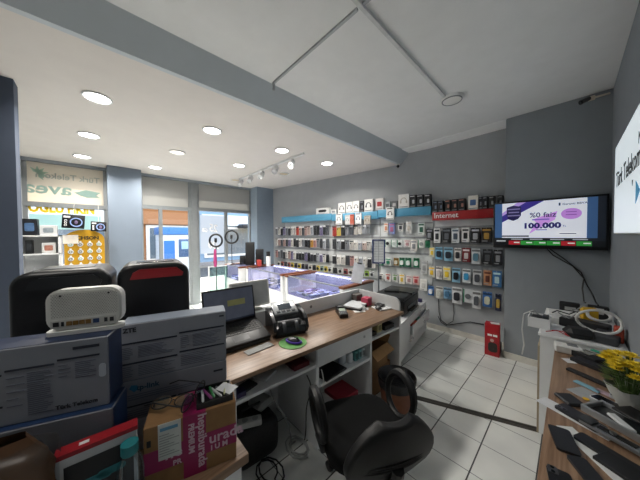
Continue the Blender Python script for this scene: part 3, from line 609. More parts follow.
# ------------------------------------------------------------------ glass showcases
LEDM = emis('showcase_led', (.86, .89, 1.), 1.6)
GOODS = [('#3f4f86', 'blue'), ('#6f6aa8', 'violet'), ('#2c3140', 'black'), ('#a9b2d6', 'pale blue'), ('#d9dcea', 'white'), ('#4f5a6b', 'slate')]
def showcase(short, label, x0, x1, y0, y1, z, ngoods, led=1., rz=0.):
    t = thing('glass_showcase', label, 'showcase', (x0, y0, 0), rz, 'glass showcases before the shelf wall'); w, d = x1-x0, y1-y0
    MB().box(.0, w, 0, d, .0, z-.30, bev=.004).build('cabinet_body', WHITE, t)
    MB().box(0, .06, -.01, d, z-.30, z-.03).build('end_panel', WHITE, t)
    MB().box(w-.06, w, -.01, d, z-.30, z-.03).build('end_panel', WHITE, t)
    MB().box(-.012, .072, -.02, d+.01, z-.03, z, bev=.004).build('wood_cap', WOODCAP, t)
    MB().box(w-.072, w+.012, -.02, d+.01, z-.03, z, bev=.004).build('wood_cap', WOODCAP, t)
    MB().box(.06, w-.06, 0, .006, z-.30, z-.01).build('front_glass', GLASS_S, t)
    MB().box(.06, w-.06, 0.007, d-.02, z-.012, z-.006).build('top_glass', GLASS_S, t)
    MB().box(.06, w-.06, d-.02, d, z-.30, z-.005).build('rear_panel', M('#a9acc0', .5), t)
    MB().box(.072, w-.072, .0, .014, z-.018, z-.001).build('rim', ALU, t)
    MB().box(.08, w-.08, d-.05, d-.03, z-.035, z-.02).build('led_strip', LEDM, t)
    MB().box(.062, w-.062, .008, d-.021, z-.298, z-.285).build('cloth_base', M('#666a8a', .7), t)
    l = bpy.data.lights.new('led_glow', 'AREA'); l.shape = 'RECTANGLE'; l.size = w-.2; l.size_y = .02; l.energy = .45*w*led; l.color = (.86, .89, 1.)
    o = bpy.data.objects.new('led_glow', l); COL.objects.link(o); o.parent = t; o.location = (w/2, d-.06, z-.03); o.rotation_euler = (R_(-25), 0, 0)
    rnd = random.Random(int(x0*100)); nx = ngoods; k = 0; cnt = {}
    nz = ['left', 'middle', 'right']
    for r in range(3):
        for i in range(nx):
            gx = .14+(w-.3)*(i+.5)/nx+rnd.uniform(-.02, .02); gy = .10+(d-.2)*(r+.3)/3+rnd.uniform(-.015, .015)
            c, nm = GOODS[rnd.randrange(len(GOODS))]
            T = thing('phone_box', f'{nm} phone box in the {short} showcase, {ORD[i]} from left, {["front", "middle", "back"][r]} row', 'phone box', (0, 0, 0), 0, 'phone boxes inside the showcases')
            T.location = t.matrix_basis @ Vector((gx, gy, z-.2845)) if False else Vector((x0+gx, y0+gy, z-.2845)); T.rotation_euler = (0, 0, rnd.uniform(-.3, .3))
            hh = rnd.uniform(.015, .06)
            MB().box(-.05, .05, -.075, .075, 0, hh, bev=.003, seg=1).build('carton', M(c, .4), T)
            MB().prism(rrect(.06, .1, .012), hh, hh+.006, 'z').build('phone', M('#1d2030', .2) if rnd.random() < .6 else M('#c9cfe6', .25), T)
    return t
ZC_ = .90
showcase('nearest', 'white glass showcase nearest the desk, with a brown wood cap', -3.17, -1.92, 2.2, 2.83, ZC_, 6)
showcase('middle', 'white glass showcase in the middle of the row, behind the white monitor', -4.56, -3.25, 2.2, 2.83, ZC_, 6)
showcase('window', 'white glass showcase by the shop window, beneath the ring light', -5.42, -4.66, 2.1, 2.75, ZC_, 3, .6)
# lower glass counter towards the door
lc = thing('glass_counter', 'low white counter with a pale lit glass top beside the nearest showcase', 'counter', (-3.75, 1.35, 0))
MB().box(0, .75, 0, .5, 0, .50, bev=.004).build('counter_body', WHITE, lc)
MB().box(.05, .70, .05, .45, .50, .515).build('display_base', M('#cfae86', .5), lc)
m = MB(); 
for a, b, c, d in ((0, .75, 0, .05), (0, .75, .45, .5), (0, .05, .05, .45), (.7, .75, .05, .45)): m.box(a, b, c, d, .501, .53, bev=.003)
m.build('frosted_rim', M('#dff0ee', .3), lc); MB().box(.05, .70, .05, .45, .526, .53).build('top_glass', GLASS_S, lc)
gp = thing('glass_partition', 'pale green glass panel standing behind the shop door', 'glass panel', (-5.35, 1.72, 0))
MB().box(-.006, .006, 0, .40, .05, .86).build('glass', glass_mat('green_glass', '#d3e6e1', .1), gp)
m = MB(); m.box(-.02, .02, -.02, 0, 0, .88); m.box(-.02, .02, .40, .42, 0, .88); m.box(-.02, .02, 0, .40, 0, .05); m.box(-.02, .02, 0, .40, .86, .88); m.build('frame', WHITE, gp)
# things on the window-end showcase
def speaker_tower(label, x, y, z, w, h):
    t = thing('desktop_speaker', label, 'speaker', (x, y, z), -.5, 'black speakers on the window showcase')
    MB().box(-w/2, w/2, -w/2, w/2, 0, h, bev=.012).build('cabinet', BLK, t)
    MB().cyl((0, -w/2+.001, h*.32), (0, -w/2-.008, h*.32), w*.36, n=20).build('cone', DGREY, t); MB().cyl((0, -w/2+.001, h*.72), (0, -w/2-.006, h*.72), w*.2, n=16).build('tweeter', DGREY, t)
speaker_tower('taller black speaker at the back of the window showcase', -4.84, 2.42, ZC_, .19, .50)
speaker_tower('lower black speaker in front on the window showcase', -4.78, 2.62, ZC_, .17, .34)
speaker_tower('small squat black speaker left of the other two', -5.02, 2.34, ZC_, .13, .2)
bt = thing('spray_bottle', 'white bottle with a black cap standing on the middle showcase', 'bottle', (-4.38, 2.60, ZC_-.004))
MB().lathe([(.0, 0), (.045, 0), (.047, .01), (.047, .19), (.04, .215)], 20).build('body', M('#e9e7e2', .35), bt); MB().lathe([(.041, .2), (.041, .31), (.0, .312)], 20).build('cap', BLK, bt)
tag(MB().box(-.05, .05, -.03, .03, 0, .13, bev=.004).build('carton', M('#b8443a', .5), loc=(-4.5, 2.45, ZC_+.001)), 'small red and white carton left of the white bottle', 'box')
def ringlight(label, x, y, z0, zc, R0, stand, cloth):
    t = thing('ring_light', label, 'ring light', (x, y, z0), R_(48))
    MB().torus((0, 0, zc-z0), R0, .02, 'y', 36, 8).build('ring', BLK, t)
    MB().torus((0, .012, zc-z0), R0, .012, 'y', 36, 6).build('diffuser', M('#e4e4e0', .5), t)
    MB().tube([(0, 0, zc-z0-R0), (0, 0, .02 if not stand else .35)], .009, 8).build('pole', BLK, t)
    m = MB(); m.box(-.025, .025, -.02, .0, zc-z0-.04, zc-z0+.05, bev=.004); m.cyl((0, 0, zc-z0-R0), (0, -.005, zc-z0-.04), .006, n=8); m.build('phone_clamp', BLK, t)
    for k in range(3):
        a = R_(120*k+20); L = .33 if stand else .09
        MB().tube([(0, 0, .45 if stand else .03), (L*math.cos(a), L*math.sin(a), .008)], .008, 6).build('leg', BLK, t)
    if cloth:
        pass
    return t
ringlight('black ring light on a floor tripod with a pink cloth hanging from it', -4.92, 1.72, 0, 1.45, .125, True, True)
ringlight('black ring light on a small stand on the window showcase', -5.2, 2.16, ZC_, 1.516, .14, False, False)
ckr = [[(-4.92+.05*math.cos(a)*s, 1.70+.035*math.sin(a)*s, z) for a in [2*math.pi*i/14 for i in range(14)]] for z, s in ((1.28, .3), (1.24, .7), (1.15, .8), (1.0, .95), (.92, .75), (.915, .1))]
tag(MB().quadgrid(ckr, close=True).build('pink_cloth', M('#a3356e', .8)), 'pink cloth tied around the pole of the floor ring light', 'cloth')
# ------------------------------------------------------------------ window display at the far left
sh = thing('display_shelf', 'white display shelf with devices inside the left shop window', 'shelf', (-5.62, -.84, 0))
m = MB()
for z in (.95, 1.28, 1.55): m.box(0, .3, 0, .40, z, z+.02)
m.box(0, .02, 0, .4, 0, 1.57); m.build('shelf_board', WHITE, sh)
for y in (0, .38): MB().box(0, .3, y, y+.02, 0, 1.57).build('side_panel', WHITE, sh)
def simplebox(name, label, cat, loc, dims, col, rz=0., part=None, group=None):
    t = thing(name, label, cat, loc, rz, group); a, b, c = dims
    MB().box(-a/2, a/2, -b/2, b/2, 0, c, bev=.004, seg=1).build('carton', M(col, .45), t)
    MB().prism(rrect(b*.6, c*.5, min(b, c)*.1), a/2, a/2+.003, 'x', T=Tm((0, 0, c*.5))).build('printed_panel', M(part or dk(col, .6), .4, var=.2, scale=30), t)
    return t
simplebox('speaker_box', 'black device box on top of the window display shelf', 'box', (-5.45, -.74, 1.571), (.16, .15, .24), '#1b1e25', part='#4f6e96')
simplebox('device_box', 'white device box beside the black box on the window shelf', 'box', (-5.45, -.56, 1.571), (.16, .17, .15), '#d6d8d8', part='#8f9aa0')
simplebox('device_box', 'white packet on the upper shelf board of the window display', 'box', (-5.42, -.56, 1.301), (.12, .14, .16), '#dfe0df', part='#b57a68')
simplebox('device_box', 'tall black device on the upper shelf board of the window display', 'box', (-5.42, -.75, 1.301), (.1, .07, .2), '#15171a', part='#33373c')
simplebox('device_box', 'grey device on the lower shelf board of the window display', 'box', (-5.42, -.60, .971), (.14, .24, .1), '#9a9ea2', part='#2c2f33')
yb = thing('product_board', 'yellow display board with rows of round packs in the left shop window', 'display board', (-5.45, -.175, 0))
pts = [(-.235, .62), (.235, .62), (.235, 1.5)] + [(.235*math.cos(R_(a)), 1.5+.16*math.sin(R_(a))) for a in range(15, 180, 15)] + [(-.235, 1.5)]
MB().prism(pts, -.012, 0, 'x').build('board', M('#bd8f12', .45), yb)
MB().box(-.06, .0, -.22, .22, 0, .62).build('board_stand', M('#b8890f', .5), yb)
text('TECHSON', .075, M('#2b2410', .5), yb, (.002, -.185, 1.50), (0, 1, 0), (0, 0, 1), bold=.003, sx=1.02)
for r in range(4):
    for c in range(4):
        o = thing('earphone_pack', f'round earphone pack, {ORD[c]} from left, {["top", "second", "third", "lowest"][r]} row of the yellow board', 'earphone', (-5.448, -.175-.165+c*.11, 1.42-r*.115), 0, 'round packs on the yellow board')
        MB().cyl((.0005, 0, 0), (.018, 0, 0), .035, .03, n=18).build('clear_dome', M('#d8dadb', .2), o)
        MB().torus((.019, 0, 0), .016, .004, 'x', 16, 6).build('earphone_coil', M('#33363b', .4) if (r+c) % 3 else M('#6a9a86', .4), o)
        MB().box(.0005, .004, -.012, .012, .03, .055).build('hang_tab', M('#e6e6e2', .5), o)
tag(MB().box(0, .01, -.085, .085, 0, .14).build('price_card', M('#e4dcd0', .6), loc=(-5.43, -.335, 1.435)), 'blank pale card stuck over the left of the yellow board header', 'card')
def ringbox(label, p, w, h, tilt):
    t = thing('ring_light_box', label, 'box', tuple(p), 0, 'black boxes hanging in the left window', rot=(tilt, 0, 0))
    MB().box(-.05, 0, -w/2, w/2, -h/2, h/2, bev=.003).build('carton', M('#14161a', .35), t)
    MB().torus((.001, w*.12, -h*.05), h*.3, .008, 'x', 30, 6).build('ring_picture', M('#8fa6d8', .3), t)
    MB().box(0, .003, -w*.44, -w*.15, h*.25, h*.38).build('title_strip', TXT_W, t)
    MB().ball((.001, w*.12, -h*.05), .004, .02, .03, 10, 6).build('figure_picture', M('#7a6a8c', .4), t)
    for k in range(3): MB().torus((.001, -w*.34, h*(.05-.17*k)), h*.06, .004, 'x', 14, 5).build('icon', TXT_W, t)
ringbox('larger black ring light box hanging tilted in the left window', onx(73.5, 221.5, -5.36), .25, .215, R_(-4))
ringbox('smaller black ring light box hanging above the yellow board corner', onx(98.7, 226.5, -5.36), .19, .16, R_(-2))
for nm, p in (('larger', onx(73.5, 221, -5.36)), ('smaller', onx(98.7, 226.5, -5.36))):
    tag(MB().tube([(p.x-.025, p.y, p.z+.06), (p.x-.2, p.y, 2.07), (SX+.012, p.y, 2.1)], .003, 5).build('hanging_cord', M('#c7c7c2', .5)), f'thin pale cord holding the {nm} black box in the left window', 'cord')
# ------------------------------------------------------------------ main desk
DZ = .77; DR = -math.atan2(.0566, .9984)
dsk = thing('reception_desk', 'long white desk with a wood laminate top, black chair in front', 'desk', (-1.26, .514, 0), DR)
DM = Tm((-1.26, .514, 0), DR); DMi = DM.inverted()
def dl(p): return DMi @ p
DW, DD = 1.70, .56
MB().box(-DD, .02, -.03, DW+.02, DZ-.028, DZ, bev=.003).build('worktop', WOOD, dsk)
MB().box(-DD+.005, .0, 0.0, .022, 0, DZ-.029).build('side_panel', WHITE, dsk)
for y in (.60, 1.21, DW-.022): MB().box(-DD+.005, -.005, y, y+.022, 0, DZ-.029).build('side_panel' if y > 1.5 else 'divider_panel', WHITE, dsk)
bp = MB().box(-DD-.02, -DD, -.03, DW+.02, 0, .90); bp.build('back_panel', WHITE, dsk); MB().box(-DD-.17, -DD-.02, .15, .65, .88, .90).build('rear_ledge', WHITE, dsk)
MB().cyl((-DD, .98, .835), (-DD+.003, .98, .835), .014, n=14).build('cable_grommet', GREY, dsk)
MB().box(-.36, -.01, .022, .60, .60, .618).build('keyboard_shelf', WHITE, dsk)
MB().box(-DD+.005, -.01, .622, 1.21, .46-.02, .46).build('cubby_shelf', WHITE, dsk)
MB().box(-DD+.005, -.01, .622, 1.21, .07, .09).build('base_shelf', WHITE, dsk)
MB().box(-.36, -.01, 1.232, DW-.022, .60, .618).build('upper_shelf', WHITE, dsk)
MB().box(-DD+.005, -.03, .622, 1.21, .585, .60).build('drawer_bottom', WHITE_D, dsk)
dr = MB().box(-.02, .002, .606, 1.226, .60, DZ-.03, bev=.002).build('drawer', WHITE, dsk)
m = MB().cyl((.002, 1.12, .68), (.006, 1.12, .68), .011, n=14); m.build('lock', METAL, dr)
# end partition with a rounded corner
ep = [(-DD-.02, DZ+.002)] + [(-DD-.02, .90)] + [(-.02-.07+.07*math.sin(R_(a)), .90-.07+.07*math.cos(R_(a))) for a in range(0, 91, 15)] + [(-.02, DZ+.002)]
MB().prism(ep, DW+.0, DW+.02, 'y').build('end_partition', M('#c9cccd', .5, var=.02), dsk)
# ------------------------------------------------------------------ printer cabinet and printer
ca, cb = Vector((-1.325, 2.44, 0)), Vector((-1.54, 3.74, 0)); cdv = (cb-ca); CL = cdv.length; CR = math.atan2(cdv.y, cdv.x)-math.pi/2
cab = thing('drawer_cabinet', 'low white cabinet with an open drawer beneath the black printer', 'cabinet', tuple(ca), CR)
CH = .50
MB().box(-.42, -.02, 0, CL, .05, CH-.02).build('carcass', WHITE, cab); MB().box(-.43, .0, -.005, CL+.005, CH-.02, CH, bev=.002).build('cabinet_top', WHITE, cab)
MB().box(-.40, -.05, .02, CL-.02, 0, .05).build('plinth', M('#8a8c8d', .6), cab)
def handle(par, x, y, z, w=.07): 
    MB().tube([(x, y-w/2, z), (x+.02, y-w/2+.008, z-.006), (x+.024, y, z-.01), (x+.02, y+w/2-.008, z-.006), (x, y+w/2, z)], .005, 6).build('handle', METAL, par)
for (y0, y1, z0, z1, pull) in ((.47, CL-.005, .385, CH-.025, 0), (.47, CL-.005, .245, .38, .04)):
    d = MB().box(-.018+pull, .0+pull, y0, y1, z0, z1, bev=.002)
    dro = d.build('drawer', WHITE, cab)
    if pull:
        m = MB(); m.box(-.3, pull-.018, y0+.01, y0+.022, z0+.01, z1-.02); m.box(-.3, pull-.018, y1-.022, y1-.01, z0+.01, z1-.02); m.box(-.3, pull-.018, y0+.022, y1-.022, z0+.01, z0+.02); m.build('drawer_box', WHITE_D, dro)
    handle(dro, pull, (y0+y1)/2+.08, (z0+z1)/2-.02); MB().cyl((pull, (y0+y1)/2+.05, z1-.03), (pull+.004, (y0+y1)/2+.05, z1-.03), .01, n=12).build('lock', METAL, dro)
for (y0, y1, hy) in ((.005, .46, .42), (.47, CL-.005, .52)):
    d = MB().box(-.018, .0, y0, y1, .055, .24 if y0 > .3 else CH-.025, bev=.002).build('door', WHITE, cab); handle(d, 0, hy, .2, .05)
CMx = Tm(tuple(ca), CR)
def cl_(x, y, z): return CMx @ Vector((x, y, z))
for nm, lab, cat, dx, dy, dims, col in (('carton', 'red and white carton in the open drawer of the printer cabinet', 'box', -.02, .60, (.1, .14, .12), '#b54a3c'), ('carton', 'green carton in the open drawer of the printer cabinet', 'box', -.02, .80, (.1, .12, .115), '#2c7a5a'), ('carton', 'dark bottle box at the back of the open drawer', 'box', -.13, .70, (.09, .09, .115), '#27292d')):
    simplebox(nm, lab, cat, tuple(cl_(dx, dy, .266)), dims, col, CR)
pr = thing('printer', 'large black multifunction printer on the low white cabinet', 'printer', tuple(cl_(-.235, .64, CH+.001)), CR)
MB().box(-.22, .20, -.30, .34, .02, .20, bev=.012).build('body', M('#0b0b0c', .4), pr)
MB().box(-.22, .20, -.31, .35, .205, .25, bev=.012).build('scanner_lid', M('#1b1d1f', .4), pr)
MB().box(.02, .21, -.02, .30, .23, .262, T=Tm((0, 0, 0))).build('control_panel', M('#0e0f11', .3), pr)
MB().box(.2, .206, -.18, .24, .05, .12).build('output_slot', BLKG, pr); MB().box(.16, .24, -.12, .2, .04, .05, bev=.003).build('paper_tray', M('#1e2023', .4), pr)
MB().box(.21, .2115, .04, .26, .235, .255).build('display', M('#4b5866', .2), pr)
for i, (dx, dy) in enumerate(((-.15, -.25), (.15, -.25), (-.15, .29), (.15, .29))): MB().box(dx-.02, dx+.02, dy-.02, dy+.02, 0, .022).build('foot', BLK, pr)
tag(MB().box(-.1, .1, -.08, .08, 0, .02, bev=.004).build('black_folder', BLK, loc=tuple(cl_(-.30, .62, CH+.252)), rot=(0, 0, .5)), 'black folder lying on the printer lid', 'folder')
tag(MB().box(-.04, .04, -.03, .03, 0, .05, bev=.004).build('ink_bottle_box', M('#39345c', .4), loc=tuple(cl_(-.08, 1.20, CH+.001)), rot=(0, 0, CR)), 'small violet ink box right of the printer on the cabinet', 'box')
# ------------------------------------------------------------------ things on the main desk
def on(px, py, z=DZ): p = onz(px, py, z); return Vector((p.x, p.y, z))
lst = thing('laptop_stand', 'black wedge stand raising the back of the laptop', 'laptop stand', tuple(DM @ Vector((-.415, .19, DZ+.001))), DR)
MB().prism([(-.135, 0), (.13, 0), (.13, .012), (-.135, .076)], -.19, .19, 'y').build('wedge', BLK, lst); MB().box(.125, .137, -.15, .15, 0, .02, bev=.003).build('front_lip', BLK, lst)
LTI = R_(13.5)
lp = thing('laptop', 'open black laptop on a wedge stand beside the printed modem boxes', 'laptop', tuple(DM @ Vector((-.415, .19, DZ+.048))), DR)
TB = Matrix.Rotation(LTI, 4, 'Y')
MB().box(-.14, .135, -.20, .20, .0, .025, bev=.006, T=TB).build('base', M('#1b1c1f', .4), lp)
m = MB()
for r in range(5):
    for c in range(15): m.box(-.10+r*.026, -.079+r*.026, -.178+c*.0238, -.158+c*.0238, .0245, .028, T=TB)
m.build('keyboard', M('#0c0d0e', .5), lp)
MB().box(.045, .11, -.06, .05, .0245, .0258, T=TB).build('touchpad', M('#26282c', .3), lp)
MB().box(.08, .115, -.19, -.13, .0245, .0256, T=TB).build('sticker', M('#8f9aa5', .4), lp)
TS = Tm((TB @ Vector((-.138, 0, .02))), 0, 0, R_(-11)); so = MB().box(-.012, 0, -.20, .20, 0, .27, bev=.004, T=TS).build('screen_lid', M('#141518', .35), lp)
MB().box(0, .0012, -.188, .188, .022, .256, T=TS).build('display', M('#5a6070', .12, emit=.08), so)
MB().box(.0013, .002, -.02, .12, .13, .175, T=TS).build('display_window', M('#8a8a5c', .2, emit=.06), so)
MB().box(.0013, .002, -.186, .186, .023, .033, T=TS).build('display_taskbar', M('#343b4c', .2, emit=.05), so)
wm = thing('white_monitor', 'white tilted customer display standing on the ledge behind the black laptop', 'monitor', tuple(DM @ Vector((-.665, .40, .901))), DR)
TT = Tm((0, 0, .05), 0, 0, R_(-8))
MB().box(-.02, .015, -.18, .18, -.03, .20, bev=.012, T=TT).build('housing', M('#dcdbd6', .4), wm)
MB().box(.0155, .017, -.16, .16, -.01, .185, T=TT).build('screen', M('#b9bbbb', .15), wm)
m = MB(); m.box(-.02, .01, -.03, .03, .0, .08, bev=.004); m.box(-.05, .05, -.09, .09, 0, .012, bev=.004); m.build('stand', M('#cfcec9', .4), wm)
mcp = DM @ Vector((-.365, .57, DZ+.001))
mc = thing('money_counter', 'black and silver banknote counter to the right of the laptop', 'money counter', tuple(mcp), DR-.25)
prof = [(-.14, 0), (.13, 0), (.145, .03), (.12, .07), (.06, .085), (.03, .13), (-.05, .165), (-.13, .16), (-.155, .1), (-.15, .02)]
m = MB().prism(prof, -.115, .115, 'y'); m.build('body', M('#141518', .3), mc)
for s in (-1, 1):
    m = MB(); m.prism([(-.13, .01), (.12, .01), (.155, .06), (.13, .12), (.06, .155), (-.06, .18), (-.14, .16)], s*.115, s*.14, 'y'); m.build('side_cheek', M('#1c1d20', .25), mc)
TP = Tm((-.03, 0, .152), 0, 0, R_(22)); MB().box(-.10, .06, -.10, .10, 0, .022, bev=.008, T=TP).build('top_panel', M('#9a9da0', .3, .4), mc)
MB().box(-.06, .01, -.055, .055, .022, .025, T=TP).build('display', M('#2f3a42', .15), mc)
m = MB()
for k in range(4): m.box(.022, .045, -.08+k*.042, -.05+k*.042, .022, .028, bev=.002, T=TP)
m.build('button', DGREY, mc)
MB().cyl((.075, -.09, .075), (.075, .09, .075), .035, n=20).build('feed_roller', M('#2a2b2e', .3), mc)
for y in (-.05, .05): MB().cyl((.1, y-.012, .06), (.1, y+.012, .06), .045, n=20).build('stacker_wheel', M('#4a4c50', .3), mc)
mp = thing('mouse_pad', 'round green mouse pad with a white floral print in front of the banknote counter', 'mouse pad', tuple(DM @ Vector((-.135, .485, DZ+.0005))), DR)
MB().lathe([(.0, 0), (.1, 0), (.102, .002), (.1, .0035), (.0, .0035)], 36).build('pad', M('#4f8a3f', .7, var=.25, scale=40), mp)
MB().torus((0, 0, .0034), .096, .0018, n=36, k=6).build('hem', M('#9cb88a', .7), mp)
mo = thing('mouse', 'black and violet computer mouse on the green mouse pad', 'mouse', tuple(DM @ Vector((-.13, .49, DZ+.0042))), DR+2.0)
MB().ball((0, 0, .012), .032, .056, .024, 18, 12).build('shell', M('#17151f', .3), mo); MB().torus((0, 0, .01), .034, .008, n=26, k=6, T=Matrix.Diagonal((.95, 1.6, 1, 1))).build('violet_rim', M('#4b2f9e', .35), mo)
MB().cyl((-.004, -.03, .032), (.004, -.03, .032), .009, n=12).build('scroll_wheel', DGREY, mo)
def flat(name, label, cat, p, w, d, h, col, rz, bev=.0015, mat=None, group=None):
    return tag(MB().box(-w/2, w/2, -d/2, d/2, 0, h, bev=bev, seg=1).build(name, mat or M(col, .5), loc=tuple(p), rot=(0, 0, rz)), label, cat, group)
flat('note_pad', 'white note pad lying in front of the laptop', 'paper', DM @ Vector((-.21, .26, DZ+.0005)), .07, .2, .006, '#8b8c8a', DR+.1)
def payment_terminal(label, p, rz):
    t = thing('payment_terminal', label, 'card terminal', tuple(p), rz)
    MB().prism([(-.1, 0), (.1, 0), (.1, .035), (.02, .055), (-.1, .065)], -.04, .04, 'y').build('body', M('#141517', .35), t)
    MB().box(-.09, -.02, -.036, .036, .062, .072, bev=.004).build('paper_lid', M('#25272a', .3), t)
    MB().box(-.015, .03, -.028, .028, .052, .0555, T=Tm((0, 0, .003), 0, 0, R_(12))).build('display', M('#a9b7a6', .2), t)
    m = MB()
    for r in range(4):
        for c in range(3): m.box(.04+r*.014, .05+r*.014, -.022+c*.016, -.011+c*.016, .046-r*.003, .052-r*.003)
    m.build('keypad', GREY, t)
payment_terminal('black card payment terminal lying alone on the middle of the desk', DM @ Vector((-.33, 1.18, DZ+.0006)), DR-.55)
# pile by the partition
flat('document_tray', 'black letter tray full of papers by the end partition', 'tray', DM @ Vector((-.40, 1.47, DZ+.0005)), .20, .26, .022, '#1b1c1f', DR+.35)
flat('paper_stack', 'stack of white and grey papers on the black letter tray', 'paper', DM @ Vector((-.40, 1.47, DZ+.023)), .195, .25, .014, '#c9cdd0', DR+.35)
flat('paper_slip', 'white receipt slip hanging off the pile towards the desk middle', 'paper', on(359, 311)+Vector((0, 0, .001)), .09, .12, .003, '#e6e6e4', DR-.5)
flat('paper_slip', 'small white slip between terminal and paper pile', 'paper', on(366, 309)+Vector((0, 0, .001)), .05, .08, .003, '#dcdcda', DR+.7)
flat('notebook', 'white booklet near the far end of the desk, under the black pouch', 'book', on(383, 308)+Vector((0, 0, .0005)), .14, .20, .012, '#d9dbdb', DR-.2)
flat('pouch', 'black phone pouch lying on the white booklet', 'pouch', on(381, 306)+Vector((0, 0, .013)), .09, .16, .018, '#1a1b1e', DR+.25, bev=.006)
pm = thing('mouse', 'black computer mouse by the end partition of the desk', 'mouse', tuple(DM @ Vector((-.19, 1.58, DZ+.001))), DR+.9)
MB().ball((0, 0, .014), .032, .052, .024, 18, 12).build('shell', M('#202226', .3), pm); MB().cyl((-.004, -.028, .034), (.004, -.028, .034), .008, n=12).build('scroll_wheel', GREY, pm)
flat('paper_roll_box', 'dark small box standing in the desk corner by the partition', 'box', DM @ Vector((-.50, 1.60, DZ+.001)), .08, .1, .10, '#4a4340', DR)
flat('candy_box', 'pink and red packet in the desk corner by the partition', 'box', DM @ Vector((-.37, 1.61, DZ+.001)), .08, .1, .085, '#b23a55', DR+.2)
crb = []
for i in range(5):
    crb.append([(.05*math.cos(a)*(1-.18*i)*(1+.2*math.sin(3*a+i)), .05*math.sin(a)*(1-.18*i), .012*i) for a in [2*math.pi*k/12 for k in range(12)]])
tag(MB().quadgrid(crb, close=True).build('crumpled_tissue', PAPER, loc=tuple(DM @ Vector((-.30, 1.46, DZ+.001)))), 'crumpled white paper beside the letter tray', 'paper')
# acrylic sign on the showcase
sgp = Vector((-1.965, 2.50, ZC_+.001))
ac = thing('standing_sign', 'leaning white price sign standing on the nearest showcase', 'sign', tuple(sgp), .55)
m = MB().box(-.075, .075, -.004, .004, 0, .265, T=Tm((0, 0, .004), 0, R_(-8), R_(10))); m.build('sheet', M('#dfe3ea', .4), ac)
MB().box(-.075, .075, -.0, .09, 0, .005).build('foot', CLEAR, ac); MB().box(-.03, .03, -.012, .01, .255, .275, T=Tm((0, 0, .004), 0, R_(-8), R_(10))).build('clip', BLK, ac)
# ------------------------------------------------------------------ in and under the desk
def D(x, y, z): return DM @ Vector((x, y, z))
flat('phone', 'black phone on the keyboard shelf at the near end of the desk', 'phone', D(-.09, .10, .619), .08, .15, .012, '#2c3236', DR+.3)
flat('pen_case', 'small violet case on the keyboard shelf beside the black phone', 'case', D(-.05, .06, .619), .05, .06, .03, '#2a2850', DR)
flat('charger', 'folded white leaflet on the keyboard shelf under the desk', 'paper', D(-.13, .26, .619), .1, .12, .02, '#b9bcbf', DR+.5)
flat('red_pouch', 'dark red pouch at the far end of the keyboard shelf', 'pouch', D(-.1, .50, .619), .12, .13, .03, '#5e1a20', DR)
flat('tablet', 'black tablet lying on the cubby shelf under the drawer', 'tablet', D(-.11, .80, .461), .2, .24, .012, '#0f1012', DR+.1)
def bottle(label, p, r, h, col, cap, name='bottle', grp='bottles on the cubby shelf'):
    t = thing(name, label, 'bottle', tuple(p), 0, grp)
    MB().lathe([(0, 0), (r, 0), (r, h*.68), (r*.55, h*.8), (r*.5, h*.84)], 18).build('body', M(col, .3), t); MB().lathe([(r*.55, h*.83), (r*.55, h), (0, h)], 16).build('cap', M(cap, .4), t)
bottle('pale clear bottle, left of the three on the cubby shelf', D(-.12, .97, .461), .035, .11, '#c3ccd2', '#e4e6e8')
bottle('white bottle, middle of the three on the cubby shelf', D(-.09, 1.03, .461), .03, .10, '#dfe3e5', '#e9ebeb')
bottle('grey bottle, behind the white one on the cubby shelf', D(-.2, 1.0, .461), .03, .12, '#aab4ba', '#cfd4d6')
for i, (y, c, ds) in enumerate(((1.08, '#4f8f8c', 'teal'), (1.13, '#7fb0b4', 'pale teal'), (1.175, '#c9d2d2', 'white'))):
    simplebox('carton', f'{ds} small carton on the cubby shelf, right of the bottles', 'box', tuple(D(-.08, y, .461)), (.06, .04, .085), c, DR)
flat('orange_case', 'orange and black case at the back of the cubby shelf', 'case', D(-.22, .72, .461), .1, .1, .09, '#b5532a', DR)
simplebox('carton', 'red carton on the base shelf of the desk unit', 'box', tuple(D(-.14, .98, .091)), (.2, .22, .12), '#8e2030', DR)
simplebox('carton', 'white carton on the base shelf left of the red carton', 'box', tuple(D(-.12, .76, .091)), (.16, .14, .14), '#b9b4b2', DR)
earp = [tuple(D(.006, .635+.02*math.sin(t*.6), .57-.03*t+.01*math.cos(t))) for t in range(5)]
tag(MB().tube(earp, .004, 6).build('cable', PLASTW), 'white cable end hanging at the left edge of the drawer', 'cable')
tag(MB().tube([tuple(D(-.05+.02*math.sin(k*.9), .545+.03*math.sin(k*.5), .55-.045*k)) for k in range(11)], .004, 6).build('cable', BLK), 'black cable hanging along the divider panel under the desk', 'cable')
simplebox('tape_roll_box', 'yellow cup on the upper shelf at the far end of the desk', 'cup', tuple(D(-.09, 1.42, .619)), (.07, .07, .09), '#c9c28a', DR)
flat('device', 'black device on the upper shelf left of the yellow cup', 'device', D(-.1, 1.30, .619), .12, .1, .03, '#1a1b1e', DR)
flat('device', 'black device on the upper shelf right of the yellow cup', 'device', D(-.1, 1.56, .619), .12, .16, .04, '#232528', DR)
flat('paper_stack', 'white papers at the back of the upper desk shelf', 'paper', D(-.25, 1.45, .619), .16, .3, .05, '#c4c6c6', DR)
